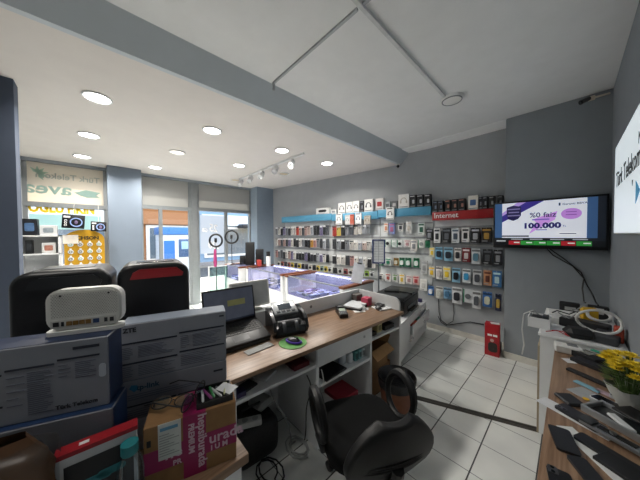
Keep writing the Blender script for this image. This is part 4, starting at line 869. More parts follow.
def carton(label, p, dims, rz, col='#8e6b45', flaps=True):
    t = thing('cardboard_box', label, 'box', tuple(p), rz, 'brown cardboard boxes under the desk'); a, b, c = dims; mt = M(col, .85, var=.1, scale=25)
    m = MB(); m.box(-a/2, a/2, -b/2, b/2, 0, .006)
    for x in (-a/2, a/2-.006): m.box(x, x+.006, -b/2, b/2, 0, c)
    for y in (-b/2, b/2-.006): m.box(-a/2, a/2, y, y+.006, 0, c)
    m.build('box_body', mt, t)
    if flaps:
        MB().box(0, .09, -b/2, b/2, -.002, .002, T=Tm((a/2, 0, c), 0, 0, R_(35))).build('flap', M('#a07c52', .85, var=.1), t)
        MB().box(-a/2, a/2, 0, .08, -.002, .002, T=Tm((0, b/2, c), 0, R_(50))).build('flap', M('#a07c52', .85, var=.1), t)
    else: MB().box(-a/2, a/2, -.025, .025, c, c+.0015).build('tape', M('#b79a6a', .4), t)
carton('open cardboard box stacked on another box at the right end of the desk', D(-.20, 1.42, .261), (.26, .32, .2), DR+.1)
carton('closed cardboard box on the floor at the right end under the desk', D(-.24, 1.45, .0), (.30, .38, .26), DR, '#7d5c3a', False)
flat('paper_bag', 'crumpled white bag sticking out of the open cardboard box', 'bag', D(-.2, 1.37, .27), .12, .12, .22, '#b9b5ac', DR+.5, bev=.03)
bn_ = onz(391, 408, .0)
bi = thing('waste_bin', 'brown waste bin with a black bag on the floor beside the black chair', 'bin', (-1.01, 1.84, 0), .2)
MB().lathe([(.0, .004), (.115, .004), (.15, .33), (.155, .335), (.148, .335), (.113, .012), (0, .012)], 28).build('bin_body', M('#7a4a32', .5, var=.1), bi)
MB().lathe([(.152, .26), (.162, .335), (.156, .345), (.142, .335), (.09, .2), (.02, .16), (0, .16)], 22).build('liner_bag', M('#141416', .3, bump=.4), bi)
# floor clutter in the near bay
bg = thing('black_bag', 'black bag slumped on the floor under the near end of the desk', 'bag', tuple(D(-.30, .24, 0)), DR)
m = MB().box(-.2, .14, -.16, .16, 0, .27, bev=.07, seg=4); m.build('bag_body', M('#0f1012', .6, bump=.5, scale=6), bg)
MB().tube([(0, -.1, .25), (0, -.07, .33), (0, .06, .33), (0, .09, .25)], .009, 7).build('strap', BLK, bg)
psx = thing('power_strip', 'white power strip lying on top of the black bag', 'power strip', tuple(D(-.24, .13, .271)), DR+1.2)
MB().box(-.14, .14, -.03, .03, 0, .04, bev=.008).build('strip_body', M('#b5b6b3', .45), psx)
for k in range(4): MB().cyl((-.1+k*.066, 0, .038), (-.1+k*.066, 0, .042), .02, n=16).build('socket', M('#8d8f8e', .5), psx)
MB().box(-.05, -.01, -.02, .02, .04, .08, bev=.006).build('plug', BLK, psx)
flat('crumpled_bag', 'crumpled grey plastic bag behind the power strip under the desk', 'bag', D(-.34, .33, .272), .16, .15, .06, '#8f9190', DR+.3, bev=.025)
def loop(cx, cy, n, r, zz, col, label, th=.005, seed=1):
    rnd = random.Random(seed); pts = []
    for k in range(n*10+1):
        a = 2*math.pi*k/10; rr = r*(1+.25*math.sin(k*.37+seed)); pts.append((cx+rr*math.cos(a)+.01*k/10, cy+rr*.7*math.sin(a), zz+th+.004*math.sin(k*.9)+.003*k/10))
    tag(MB().tube(pts, th, 6).build('cable', col), label, 'cable')
q = D(-.12, .50, 0); loop(q.x, q.y, 3, .09, .002, M('#a9abaa', .5), 'coil of pale grey cable on the floor beside the black bag', .006, 2)
q = D(-.10, .26, 0); loop(q.x, q.y, 2, .10, .002, BLK, 'loops of black cable on the tiles before the black bag', .005, 4)
tag(MB().tube([tuple(D(-.2, .40, .58)), tuple(D(-.22, .34, .45)), tuple(D(-.2, .37, .36)), tuple(D(-.12, .44, .2)), tuple(D(-.12, .46, .05)), tuple(D(-.14, .50, .03))], .006, 7).build('cable', M('#7c7e7e', .5)), 'grey cable hanging from the keyboard shelf to the floor', 'cable')
# ------------------------------------------------------------------ office chair
CHX, CHY, CHA = -.80, 1.06, math.atan2(.445, -.895)
ch = thing('office_chair', 'black fabric swivel chair with looped armrests in front of the desk', 'chair', (CHX, CHY, 0), CHA)   # local +x = facing the desk
BF = M('#0a0b0c', .95, var=.15, scale=60, bump=.15, spec=.2); BP = M('#0c0d0e', .5, var=.08, spec=.35)
m = MB(); m.prism(rrect(.46, .47, .13, 7), .42, .49, 'z'); 
so_ = m.build('seat', BF, ch); bv = so_.modifiers.new('soft', 'BEVEL'); bv.width = .025; bv.segments = 4; bv.limit_method = 'ANGLE'
# backrest : curved padded shell leaning back behind the seat
def backgrid(off, sc_=1.):
    rows = []
    for i in range(11):
        v = i/10; row = []
        hw = (.165+.055*math.sin(math.pi*min(1, v*1.05)**.8))*sc_
        if v > .55: hw *= math.sqrt(max(.02, 1-((v-.55)/.455)**2))*.62+.38
        if v < .15: hw *= .8+.2*v/.15
        for j in range(13):
            u = -1+j/6
            row.append((-.235-.095*v-.02*math.sin(math.pi*v)+.03*u*u+off, u*hw, .43+.325*v))
        rows.append(row)
    return rows
m = MB(); A = backgrid(.0); B = backgrid(-.05, .98)
m.quadgrid(A); m.quadgrid(B)
def rim(g): return g[0]+[r[-1] for r in g[1:]]+g[-1][::-1][1:]+[r[0] for r in g[::-1][1:-1]]
ra, rb_ = rim(A), rim(B); m.quadgrid([ra, rb_], close=True)
bmesh.ops.remove_doubles(m.bm, verts=m.bm.verts, dist=.0005); bmesh.ops.recalc_face_normals(m.bm, faces=m.bm.faces)
bk = m.build('backrest', BP, ch, angle=60); bv = bk.modifiers.new('soft', 'BEVEL'); bv.width = .014; bv.segments = 3; bv.limit_method = 'ANGLE'; bv.angle_limit = R_(50)
m = MB()
for z in (.545, .56, .575): m.tube([(-.308-.095*((z-.43)/.325)+.03*u*u, u*.17, z) for u in [-1+k/6 for k in range(13)]], .004, 5)
m.build('back_ribs', BLK, bk)
MB().box(-.30, -.05, -.035, .035, .40, .42, bev=.006).build('back_bracket', BLK, ch)
MB().tube([(-.27, 0, .41), (-.315, 0, .44), (-.335, 0, .50), (-.345, 0, .55)], .028, 8).build('back_post', BLK, ch)
for s in (-1, 1):
    pts = []
    for k in range(20):
        a = 2*math.pi*k/20; pts.append((-.0+.12*math.cos(a)-.02*math.sin(a), s*(.255+.012*math.sin(a)), .595+.125*math.sin(a)))
    rr = [.018+.008*max(0, math.sin(2*math.pi*k/20)) for k in range(20)]
    MB().tube(pts, rr, 8, closed=True, T=Matrix.Identity(4)).build('armrest', BP, ch)
    MB().box(-.06, .06, s*.225-.03, s*.225+.03, .425, .47, bev=.008).build('armrest_bracket', BLK, ch)
m = MB(); m.cyl((0, 0, .11), (0, 0, .40), .026); m.cyl((0, 0, .11), (0, 0, .25), .04); m.box(-.11, .11, -.08, .08, .39, .422, bev=.01); m.build('gas_lift', BLK, ch)
for k in range(5):
    a = R_(72*k+20); e = (.27*math.cos(a), .27*math.sin(a))
    b = MB().tube([(0, 0, .12), (e[0]*.5, e[1]*.5, .11), (e[0], e[1], .075)], [.032, .026, .018], 8).build('base_leg', BLK, ch)
    n = Vector((-math.sin(a), math.cos(a), 0)); c = Vector((e[0], e[1], .03))
    w = MB(); w.cyl(tuple(c-n*.026), tuple(c-n*.008), .03, n=16); w.cyl(tuple(c+n*.008), tuple(c+n*.026), .03, n=16); w.cyl(tuple(c-n*.01), tuple(c+n*.01), .012, n=8); w.build('caster', BLK, b)
# ------------------------------------------------------------------ left counter and its pile
CZ = .75
ct = thing('side_counter', 'wood topped white side counter under the pile of modem boxes', 'counter', (-.80, .385, 0), 0)
MB().box(-.98, 0, -1.40, 0, CZ-.035, CZ, bev=.003).build('worktop', WOOD, ct)
MB().box(-.96, -.02, -1.38, -.02, .0, CZ-.036).build('cabinet_body', WHITE, ct)
def vdir(a): return Vector((math.sin(a), math.cos(a), 0))
def modembox(label, corner, ang, w, d, h, z, face, side, texts, bars, grp='modem boxes stacked on the side counter', rh=False):
    # corner = front right corner seen from the camera; local +y runs to the right along the face, +x faces the camera
    t = thing('modem_box', label, 'box', (corner[0], corner[1], z), -ang, grp)
    MB().box(-d, 0, -w, 0, 0, h, bev=.0025, seg=1).build('carton', M(face, .5, var=.03), t)
    if side:
        m = MB(); m.box(-d+.003, -.004, -.0005, .0012, .004, h-.004); m.box(-d+.003, -.003, -w+.003, -.003, h-.0004, h+.0012); m.build('side_print', M(side, .4), t)
    for (y0, y1, zf, hh) in bars: MB().box(0, .0012, -w+y0*w, -w+y1*w, h*zf-hh/2, h*zf+hh/2).build('printed_bar', M('#1d2333', .6), t)
    for (s, size, yf, zf, col, b) in texts: text(s, size, M(col, .6), t, (.0006, -w+yf*w, h*zf), (0, 1, 0), (0, 0, 1), bold=b)
    return t
def lines(t, w, h, blocks):
    m = MB()
    for (y0, y1, z0, z1, n, seed) in blocks:
        rnd = random.Random(seed)
        for k in range(n):
            z = z1+(z0-z1)*(k+.5)/n; m.box(0, .0009, -w+y0*w, -w+(y0+(y1-y0)*rnd.uniform(.6, 1))*w, h*z-.0012, h*z+.0012)
    m.build('printed_lines', M('#5c6070', .6), t)
aB = R_(17)
c0 = (-1.0, .384)
support = modembox('plain grey modem box at the bottom of the right stack', c0, aB, .35, .10, .118, CZ+.001, '#a9adb6', None, [], [])
tpl = modembox('tp-link modem box with a blue emblem under the ZTE box'.replace('tp-link', 'grey').replace('ZTE', 'top'), c0, aB, .355, .10, .148, CZ+.121, '#848892', '#50607a', [('tp-link', .027, .13, .74, '#22465f', .0006)], [(.04, .48, .36, .005), (.5, .95, .36, .005), (.86, .96, .76, .007)])
lines(tpl, .355, .148, [(.05, .75, .50, .66, 3, 1), (.05, .6, .06, .28, 4, 2)])
MB().prism([(-.316, .105), (-.33, .12), (-.324, .132), (-.306, .128), (-.306, .112)], 0, .0014, 'x').build('emblem', M('#2c6f93', .5), tpl)
zte = modembox('grey modem box lettered in black, on top of the right stack', c0, aB, .355, .10, .207, CZ+.271, '#878b94', '#5e6c7e', [('ZTE', .022, .03, .86, '#20242c', .0009)], [(.02, .5, .66, .006), (.52, .98, .71, .006), (.02, .5, .30, .006), (.52, .98, .345, .006), (.93, .98, .92, .006)])
lines(zte, .355, .207, [(.02, .12, .38, .6, 7, 3), (.15, .48, .38, .6, 8, 4), (.53, .62, .40, .66, 7, 5), (.65, .97, .40, .66, 9, 6), (.02, .12, .06, .26, 6, 7), (.15, .48, .05, .26, 7, 8), (.53, .9, .06, .3, 7, 9)])
aL = R_(21); cL = (-.95, .012); ZT = 1.25
hL = .208
low = modembox('blue-topped modem box under the large printed box at the far left', (-.925, .018), aL, .40, .11, ZT-hL-CZ-.003, CZ+.001, '#6f727b', '#20375c', [], [(.05, .5, .55, .004)])
lines(low, .40, .24, [(.5, .9, .62, .8, 4, 11)])
big = modembox('large grey modem box with columns of print, white router standing on it', cL, aL, .40, .10, hL, ZT-hL, '#80848d', '#1d2d4c', [('Türk Telekom', .016, .70, .08, '#20242c', .0003)], [(.12, .44, .67, .005), (.455, .70, .715, .005), (.715, .95, .755, .005), (.12, .44, .26, .005), (.80, .95, .89, .008)])
lines(big, .40, hL, [(.12, .25, .30, .62, 9, 21), (.27, .43, .28, .62, 14, 22), (.46, .55, .2, .66, 5, 23), (.56, .69, .08, .66, 22, 24), (.72, .79, .5, .7, 4, 25), (.81, .94, .46, .7, 9, 26), (.12, .3, .06, .2, 4, 27)])
MB().prism(rrect(.016, .04, .007), 0, .0015, 'x', T=Tm((0, -.014, hL*.52))).build('seal_sticker', M('#a9b0ba', .3), big)
# white router on the box
rt = thing('router', 'white router with a perforated back standing on the large printed box', 'router', (-1.045, -.032, ZT+.0025), -aL)
RW, RH = .182, .124
MB().prism(rrect(RW, RH, .035, 6), -.02, .012, 'x', T=Tm((0, 0, RH/2+.012))).build('shell', PLASTW, rt)
bk_ = MB(); bk_.prism(rrect(RW*.93, RH*.90, .03, 6), .012, .018, 'x', T=Tm((0, 0, RH/2+.012)))
bo = bk_.build('back_cover', M('#d4d4cf', .45), rt)
m = MB()
for r in range(15):
    for c in range(26): m.box(.0175, .0186, -RW*.42+c*.0061+(r % 2)*.003, -RW*.42+c*.0061+(r % 2)*.003+.0026, .054+r*.0047, .054+r*.0047+.0023)
m.build('vent_holes', M('#9d9d98', .6), bo)
m = MB().box(.0178, .019, -RW*.43, RW*.43, .022, .045); po_ = m.build('port_panel', M('#bfbfba', .5), bo)
for k, (y, w, c) in enumerate(((-.066, .013, '#202124'), (-.051, .006, '#202124'), (-.036, .013, '#7a5a24'), (-.021, .013, '#7a5a24'), (-.006, .013, '#7a5a24'), (.009, .013, '#7a5a24'), (.028, .015, '#23406e'), (.052, .008, '#202124'), (.067, .010, '#202124'))):
    MB().box(.0185, .0205, y-w/2, y+w/2, .027, .040).build('port', M(c, .4), rt)
MB().prism(rrect(.05, RW*1.02, .02), 0, .012, 'z', T=Tm((-.0, 0, 0))).build('foot', PLASTW, rt)
for y in (-.055, .06): MB().cyl((.0175, y, .118), (.019, y, .118), .003, n=10).build('screw', BLK, bo)
# speaker cases behind
def spkcase(label, x, y, rz, w, hgt, red):
    t = thing('portable_speaker', label, 'speaker', (x, y, CZ+.001), rz, 'bulky portable speakers on the side counter')
    m = MB(); m.prism(rrect(w, hgt, .06, 7), -.26, 0, 'x', T=Tm((0, 0, hgt/2))); 
    b = m.build('shell', M('#131519', .38, var=.08), t); bv = b.modifiers.new('soft', 'BEVEL'); bv.width = .022; bv.segments = 4; bv.limit_method = 'ANGLE'; bv.angle_limit = R_(50)
    m = MB(); m.prism([(-w*.34, hgt*.90), (w*.38, hgt*.90), (w*.40, hgt*.925), (w*.30, hgt*.965), (-w*.22, hgt*.965), (-w*.30, hgt*.945)], -.02, .012, 'x')
    g = m.build('handle_grip', M('#a3242b', .35) if red else M('#1f2226', .35), t)
    m = MB(); m.box(-.16, -.06, -w*.26, w*.28, hgt-.004, hgt+.003, bev=.002); m.build('handle_slot', M('#5c6064', .5) if not red else BLKG, g)
    m = MB()
    for z in (.62, .42): m.prism([(-w*.46, hgt*z), (w*.46, hgt*z), (w*.46, hgt*(z+.012)), (-w*.46, hgt*(z+.012))], -.005, .004, 'x')
    m.build('panel_seam', M('#1d2025', .35), t)
spkcase('bulky black portable speaker behind the white router', -1.37, -.108, -.12, .285, .665, False)
spkcase('bulky black portable speaker with a red grip, behind the right modem boxes', -1.36, .193, -.12, .285, .667, True)
# brown parcel with magenta tape
aH = R_(16)
hb_ = thing('cardboard_parcel', 'brown cardboard parcel wrapped in magenta lettered tape on the side counter', 'parcel', (-.815, .345, CZ+.001), -aH)
w_, d_, h_ = .27, .13, .205
MB().box(-d_, 0, -w_, 0, 0, h_, bev=.002, seg=1).build('carton', CARD, hb_)
MAG = M('#8f1550', .4, var=.05)
MB().box(-d_-.0008, .0008, -w_*.61, -w_*.36, -.0003, h_+.0008).build('tape', MAG, hb_)
MB().box(-.0, .0006, -w_-.0004, .0008, h_*.28, h_*.62).build('tape', MAG, hb_)
MB().box(-d_, .0, -.0002, .0008, h_*.28, h_*.62).build('tape', MAG, hb_)
TP_ = M('#cdb0bf', .6)
text('urada', .050, TP_, hb_, (.0009, -w_*.33, h_*.42), (0, 1, 0), (0, 0, 1), bold=.0008); text('I U M', .024, TP_, hb_, (.0009, -w_*.31, h_*.30), (0, 1, 0), (0, 0, 1), bold=.0008)
text('hepsiburada', .037, TP_, hb_, (.0011, -w_*.445, h_*.97), (0, 0, -1), (0, 1, 0), bold=.0008); text('PREMIUM', .024, TP_, hb_, (.0011, -w_*.55, h_*.86), (0, 0, -1), (0, 1, 0), bold=.0008)
text('he', .050, TP_, hb_, (.0009, -w_*.80, h_*.42), (0, 1, 0), (0, 0, 1), bold=.0008); text('PR', .022, TP_, hb_, (.0009, -w_*.72, h_*.29), (0, 1, 0), (0, 0, 1), bold=.0006)
lb = MB().box(0, .0022, -w_*.86, -w_*.63, h_*.44, h_*1.0).build('shipping_label', M('#c9cdc8', .6), hb_)
m = MB()
for k in range(9): m.box(.0022, .003, -w_*.85, -w_*(.65+.05*(k % 3)), h_*(.50+.04*k), h_*(.51+.04*k))
m.build('label_print', M('#8f9492', .6), lb); MB().box(.0022, .003, -w_*.84, -w_*.66, h_*.89, h_*.94).build('label_bar', M('#5b8fae', .5), lb)
MB().box(-.03, .0006, -w_*.97, -w_*.93, h_*.7, h_*.8).build('hand_hole', BLK, hb_)
HM = Tm((-.815, .345, CZ+.001+h_), -aH)
def hp(x, y, z): return tuple(HM @ Vector((x, y, z)))
# glasses on the parcel
def glasses(label, loc, rz, rx, col):
    t = thing('eyeglasses', label, 'glasses', loc, 0, 'eyeglasses lying on the parcel', rot=(rx, 0, rz)); gm = M(col, .35)
    for s in (-1, 1):
        pts = [(s*.036+.030*math.cos(2*math.pi*k/22), 0, .027+.025*math.sin(2*math.pi*k/22)) for k in range(22)]
        rm = MB().tube(pts, .0024, 6, closed=True).build('rim', gm, t)
        MB().cyl((s*.036, -.0006, .027), (s*.036, .0006, .027), .0245, n=20, T=Matrix.Diagonal((1, 1, 1, 1))).build('lens', CLEAR, rm)
        MB().tube([(s*.060, 0, .03), (s*.064, .02, .03), (s*.062, .10, .026), (s*.058, .135, .008)], .0022, 6).build('temple', gm, t)
    MB().tube([(-.009, 0, .028), (0, -.002, .032), (.009, 0, .028)], .002, 6).build('bridge', gm, t)
glasses('upright black eyeglasses standing on the magenta taped parcel', hp(-.055, -.135, .004), 2.3, .12, '#191a20')
glasses('folded dark eyeglasses lying at the left end of the parcel', hp(-.05, -.205, .012), 1.0, -1.35, '#2b2018')
ty = thing('pencil_tray', 'black shallow tray of pens and small tools on the right end of the parcel', 'tray', hp(-.065, -.07, .0015), -aH)
m = MB(); m.box(-.045, .055, -.055, .062, 0, .004); m.box(.051, .055, -.055, .062, .004, .02); m.box(-.045, -.041, -.055, .062, .004, .02); m.box(-.041, .051, .058, .062, .004, .02); m.box(-.041, .051, -.055, -.051, .004, .02); m.build('tray_body', BLK, ty)
rnd = random.Random(3)
for k, (c, ds) in enumerate((('#c9ccce', 'white'), ('#7a2f6c', 'purple'), ('#2f7a46', 'green'), ('#b9bdc0', 'silver'), ('#3a3d42', 'grey'), ('#b0b48c', 'pale yellow'))):
    a = rnd.uniform(-.5, .5); y = -.035+.015*k; p = HM @ Vector((-.06, -.07+y, .012+.003*(k % 3)))
    tag(MB().tube([(-.038, 0, 0), (.034, 0, .006), (.042, 0, .007)], [.0045, .0045, .001], 8).build('pen', M(c, .4), loc=tuple(p), rot=(0, 0, a)), f'{ds} pen lying in the black tray on the parcel', 'pen')
tag(MB().box(-.04, .04, -.02, .02, 0, .001).build('leaflet', M('#c3c6c8', .5), loc=hp(-.05, -.025, .026), rot=(.15, -.1, .3)), 'white printed leaflet lying across the pens in the black tray', 'paper')
# red and teal package leaning in front, bottle, brown wrapped package
bx = thing('headphone_package', 'white, red and teal retail package standing in front of the modem boxes', 'package', (-.862, .070, CZ+.001), 0, rot=(0, 0, R_(-4)))
pw, ph = .165, .245
MB().box(-.035, 0, -pw, 0, 0, ph, bev=.003, seg=1).build('carton', M('#c9cacb', .45), bx)
MB().box(-.036, .001, -pw-.001, .001, ph-.011, ph+.001).build('red_edge', M('#a01a26', .4), bx)
MB().box(0, .001, -pw*.9, -pw*.06, ph*.05, ph*.86).build('black_panel', M('#15171a', .4), bx)
m = MB()
for (y, z, l, a) in ((-.62, .60, .09, .0), (-.35, .62, .06, .0), (-.6, .42, .10, .0), (-.35, .36, .07, .0), (-.66, .22, .08, .0)):
    m.prism(rrect(l, .02, .0095), .001, .002, 'x', T=Tm((0, pw*y, ph*z)))
m.prism(rrect(.03, .03, .014), .001, .002, 'x', T=Tm((0, -pw*.82, ph*.45))); m.build('teal_print', M('#2a7f86', .4), bx)
MB().box(-.024, -.012, -pw*.74, -pw*.62, ph+.001, ph+.0018).build('white_mark', TXT_W, bx)
wb_ = thing('water_bottle', 'clear plastic water bottle with a teal cap before the magenta taped parcel', 'bottle', (-.835, .050, CZ+.001))
MB().lathe([(.0, .002), (.03, 0), (.032, .01), (.029, .03), (.032, .05), (.029, .07), (.032, .09), (.032, .14), (.028, .17), (.014, .195), (.013, .205)], 24).build('bottle_body', CLEAR, wb_)
MB().lathe([(.0, .004), (.027, .004), (.029, .06), (0, .062)], 20).build('water', glass_mat('water', '#d8ecf2', .1), wb_)
MB().lathe([(.019, .195), (.020, .197), (.020, .224), (.0, .226)], 20).build('cap', M('#1f7f86', .4), wb_)
br = thing('wrapped_package', 'brown package in clear wrap at the lower left corner of the counter', 'package', (-.89, -.185, CZ+.001), -.35)
rows = []
for i in range(9):
    v = i/8; s = math.sin(math.pi*(.12+.80*v))**.5
    rows.append([((.05+.015*math.sin(3*a+i))*s*math.cos(a), (.11+.012*math.sin(4*a+2*i))*s*math.sin(a), .33*v) for a in [2*math.pi*k/22 for k in range(22)]])
m = MB(); m.quadgrid(rows, close=True); m.bm.faces.new(m.bm.verts[-22:]) if False else None
m.build('contents', M('#5f4026', .8, var=.35, scale=14), br)
MB().box(-.05, .06, -.10, .10, .02, .31, bev=.03, seg=3).build('clear_wrap', glass_mat('dull_wrap', '#eef2f4', .08, 1., .45), br)
# ------------------------------------------------------------------ right desk and its clutter
RZ = .74
rd = thing('wall_desk', 'narrow wood topped desk along the right wall, covered with phones', 'desk', (-.067, .0, 0))
MB().box(0, .33, .55, 2.36, RZ-.03, RZ, bev=.002).build('worktop', WOOD, rd)
MB().box(.03, .32, .58, .60, 0, RZ-.031).build('side_panel', WHITE, rd); MB().box(.03, .32, 2.32, 2.34, 0, RZ-.031).build('side_panel', WHITE, rd)
MB().box(.29, .31, .60, 2.32, .2, RZ-.031).build('back_panel', WHITE, rd)
wc = thing('white_cabinet', 'white cabinet beyond the phone desk, loaded with cables and modems', 'cabinet', (-.15, 2.42, 0))
WCH = .80
MB().box(.0, .40, 0, .85, .03, WCH-.02).build('body', WHITE, wc); MB().box(-.01, .412, -.01, .86, WCH-.02, WCH, bev=.002).build('cabinet_top', WHITE, wc)
MB().box(-.012, .0, .0, .85, .03, WCH-.1).build('edge_strip', M('#a89a82', .6), wc); MB().box(.03, .40, .03, .82, 0, .03).build('plinth', GREY, wc)
MB().box(.055, .075, -.016, -.0, .32, .40, bev=.004).build('lock_handle', BLK, wc)
def rp(px, py, z=RZ): p = onz(px, py, z); return Vector((p.x, p.y, z))
def phone(label, px, py, w, l, rz, col='#141517', z=RZ+.0006, cams=0, face=None, group='phones lying on the right desk', h=.009):
    p = rp(px, py, RZ); t = thing('phone', label, 'phone', (p.x, p.y, z), rz, group)
    MB().prism(rrect(w, l, .011), 0, h, 'z').build('phone_body', M(col, .35, var=.06), t)
    if face: MB().prism(rrect(w*.92, l*.93, .008), h, h+.0006, 'z').build('screen', M(face, .12), t)
    if cams:
        MB().prism(rrect(.026, .034, .007), h, h+.0018, 'z', T=Tm((-w*.24, l*.36, 0))).build('camera_bump', M('#3b3d41', .3), t)
        for k in range(2): MB().cyl((-w*.24, l*.36-.009+.018*k, h+.0015), (-w*.24, l*.36-.009+.018*k, h+.0026), .0055, n=12).build('lens', BLKG, t)
    return t
def rflat(name, label, cat, px, py, w, l, h, rz, col, z=RZ+.0006, mat=None, bev=.001):
    p = rp(px, py); return tag(MB().box(-w/2, w/2, -l/2, l/2, 0, h, bev=bev, seg=1).build(name, mat or M(col, .5), loc=(p.x, p.y, z), rot=(0, 0, rz)), label, cat)
# papers first
rflat('paper_sheet', 'white sheet of paper under the black phone at the desk edge', 'paper', 573, 416.5, .075, .24, .0012, R_(66), '#d9dbde')
rflat('paper_sheet', 'long white sheet running under the metal clamp at the bottom of the desk', 'paper', 595, 455, .06, .26, .0012, R_(38), '#dcdedd')
rflat('note', 'folded white slip beside the cabinet end of the phone desk', 'paper', 569, 361, .05, .06, .002, R_(30), '#dfe0e2')
phone('black phone lying alone on bare wood at the lower desk edge', 563.5, 441, .066, .135, R_(14), '#191b1e')
phone('black phone with a camera bump, on the white sheet', 579.5, 418.5, .07, .148, R_(60), '#141518', z=RZ+.002, cams=1)
rflat('phone_case', 'dark open phone case between the white sheet and the clear pouch', 'phone case', 569.5, 401.5, .075, .085, .016, R_(40), '#202226', bev=.005)
phone('black phone with a camera bump at the very bottom of the desk', 561, 484, .06, .10, R_(10), '#141518', cams=1)
phone('long black phone below the metal clamp at the right', 612, 458, .06, .19, R_(63), '#17191c', z=RZ+.003)
phone('black phone over the lower end of the long white sheet', 587, 474, .055, .11, R_(30), '#191b1f', z=RZ+.003)
rflat('keypad_board', 'black keypad board at the lower right corner of the desk', 'keypad', 627, 474, .08, .13, .012, R_(60), '#15171a')
rflat('pouch', 'clear plastic pouch with a yellow spot', 'pouch', 594, 399, .10, .16, .004, R_(56), '#a3a7a9')
tag(MB().cyl((0, 0, 0), (0, 0, .002), .012, n=14).build('yellow_sticker', YELLOW, loc=tuple(rp(586, 400)+Vector((0, 0, .0051)))), 'small yellow round sticker on the clear pouch', 'sticker')
t_ = phone('black phone glass with a white border on the clear pouch', 607, 403.5, .06, .10, R_(58), '#d4d6d8', z=RZ+.0055, face='#121316', h=.004)
phone('glossy black phone in a silver frame beside the flower wrapping', 625, 402.5, .06, .085, R_(60), '#a4a8ac', face='#1b1d21', z=RZ+.0055, h=.014)
rflat('screen_strip', 'pale blue phone screen strip across the wood', 'phone screen', 587, 387, .032, .10, .006, R_(60), '#84b4c6')
rflat('screen_strip', 'pale pink phone screen strip right of the blue strip', 'phone screen', 605, 394, .032, .07, .006, R_(60), '#b79fae')
rflat('phone_chassis', 'long black phone chassis with copper parts behind the blue strip', 'phone part', 587, 378, .035, .17, .012, R_(60), '#17181a')
tl = thing('repair_clamp', 'grey metal repair clamp lying across the papers at the right', 'tool', tuple(rp(617, 444)+Vector((0, 0, .014))), R_(63))
MB().box(-.022, .022, -.10, .10, 0, .014, bev=.002).build('clamp_bar', M('#8b9094', .35, .6), tl); MB().box(-.026, .026, .06, .10, .014, .024, bev=.002).build('jaw', DGREY, tl); MB().box(-.012, .012, -.05, .05, .014, .018).build('slot', BLK, tl); MB().cyl((0, .01, .014), (0, .01, .024), .01, n=14).build('screw', METAL, tl)
fd = thing('opened_device', 'silver frame of an opened device holding paper strips, above the metal clamp', 'device', tuple(rp(626, 427)+Vector((0, 0, .0006))), R_(58))
m = MB(); m.box(-.065, -.055, -.09, .11, 0, .03, bev=.002); m.box(.055, .065, -.09, .11, 0, .03, bev=.002); m.box(-.055, .055, .10, .11, 0, .03, bev=.002); m.box(-.055, .055, -.09, -.08, 0, .03, bev=.002); m.build('metal_frame', M('#a9adb0', .3, .6), fd)
MB().box(-.055, .055, -.08, .10, 0, .012).build('circuit_board', M('#1c2022', .5), fd)
rflat('black_cover', 'black plastic cover lying tilted in the silver device frame', 'cover', 636, 424, .09, .10, .01, R_(50), '#131416', z=RZ+.032, bev=.003)
rflat('paper_strip', 'crumpled white paper strip in the silver device frame', 'paper', 621, 427, .03, .10, .012, R_(30), '#cfd1d2', z=RZ+.0135, bev=.004)
# upper half: stacks by the cabinet
rflat('black_device', 'black device with a grey screen beside the white slip', 'device', 590, 360, .10, .13, .035, R_(50), '#17181b')
rflat('black_tray', 'long black tray under the yellow flowers', 'tray', 600, 370, .07, .24, .022, R_(62), '#1b1c20')
rflat('display_unit', 'grey screen lying on the black device', 'screen', 586, 358, .05, .07, .004, R_(50), '#83847e', z=RZ+.0365)
rflat('card', 'teal plastic card under the yellow flowers', 'card', 601, 359, .03, .09, .006, R_(60), '#2f9a7c', z=RZ+.037)
rflat('keyboard', 'white phone keypad unit at the cabinet end of the desk', 'keypad', 568, 352, .13, .09, .045, R_(8), '#dcdcd8', bev=.004)
rflat('keypad_screen', 'dark screen panel on the white keypad unit', 'screen', 572, 352, .05, .05, .003, R_(8), '#6e7172', z=RZ+.0461)
rflat('modem', 'grey flat modem right of the white keypad unit', 'modem', 594, 344, .14, .11, .035, R_(-10), '#6b6e71', bev=.004)
rflat('white_cloth', 'crumpled white paper between grey modem and flowers', 'paper', 600, 353, .09, .12, .03, R_(50), '#d5d4cf', bev=.012)
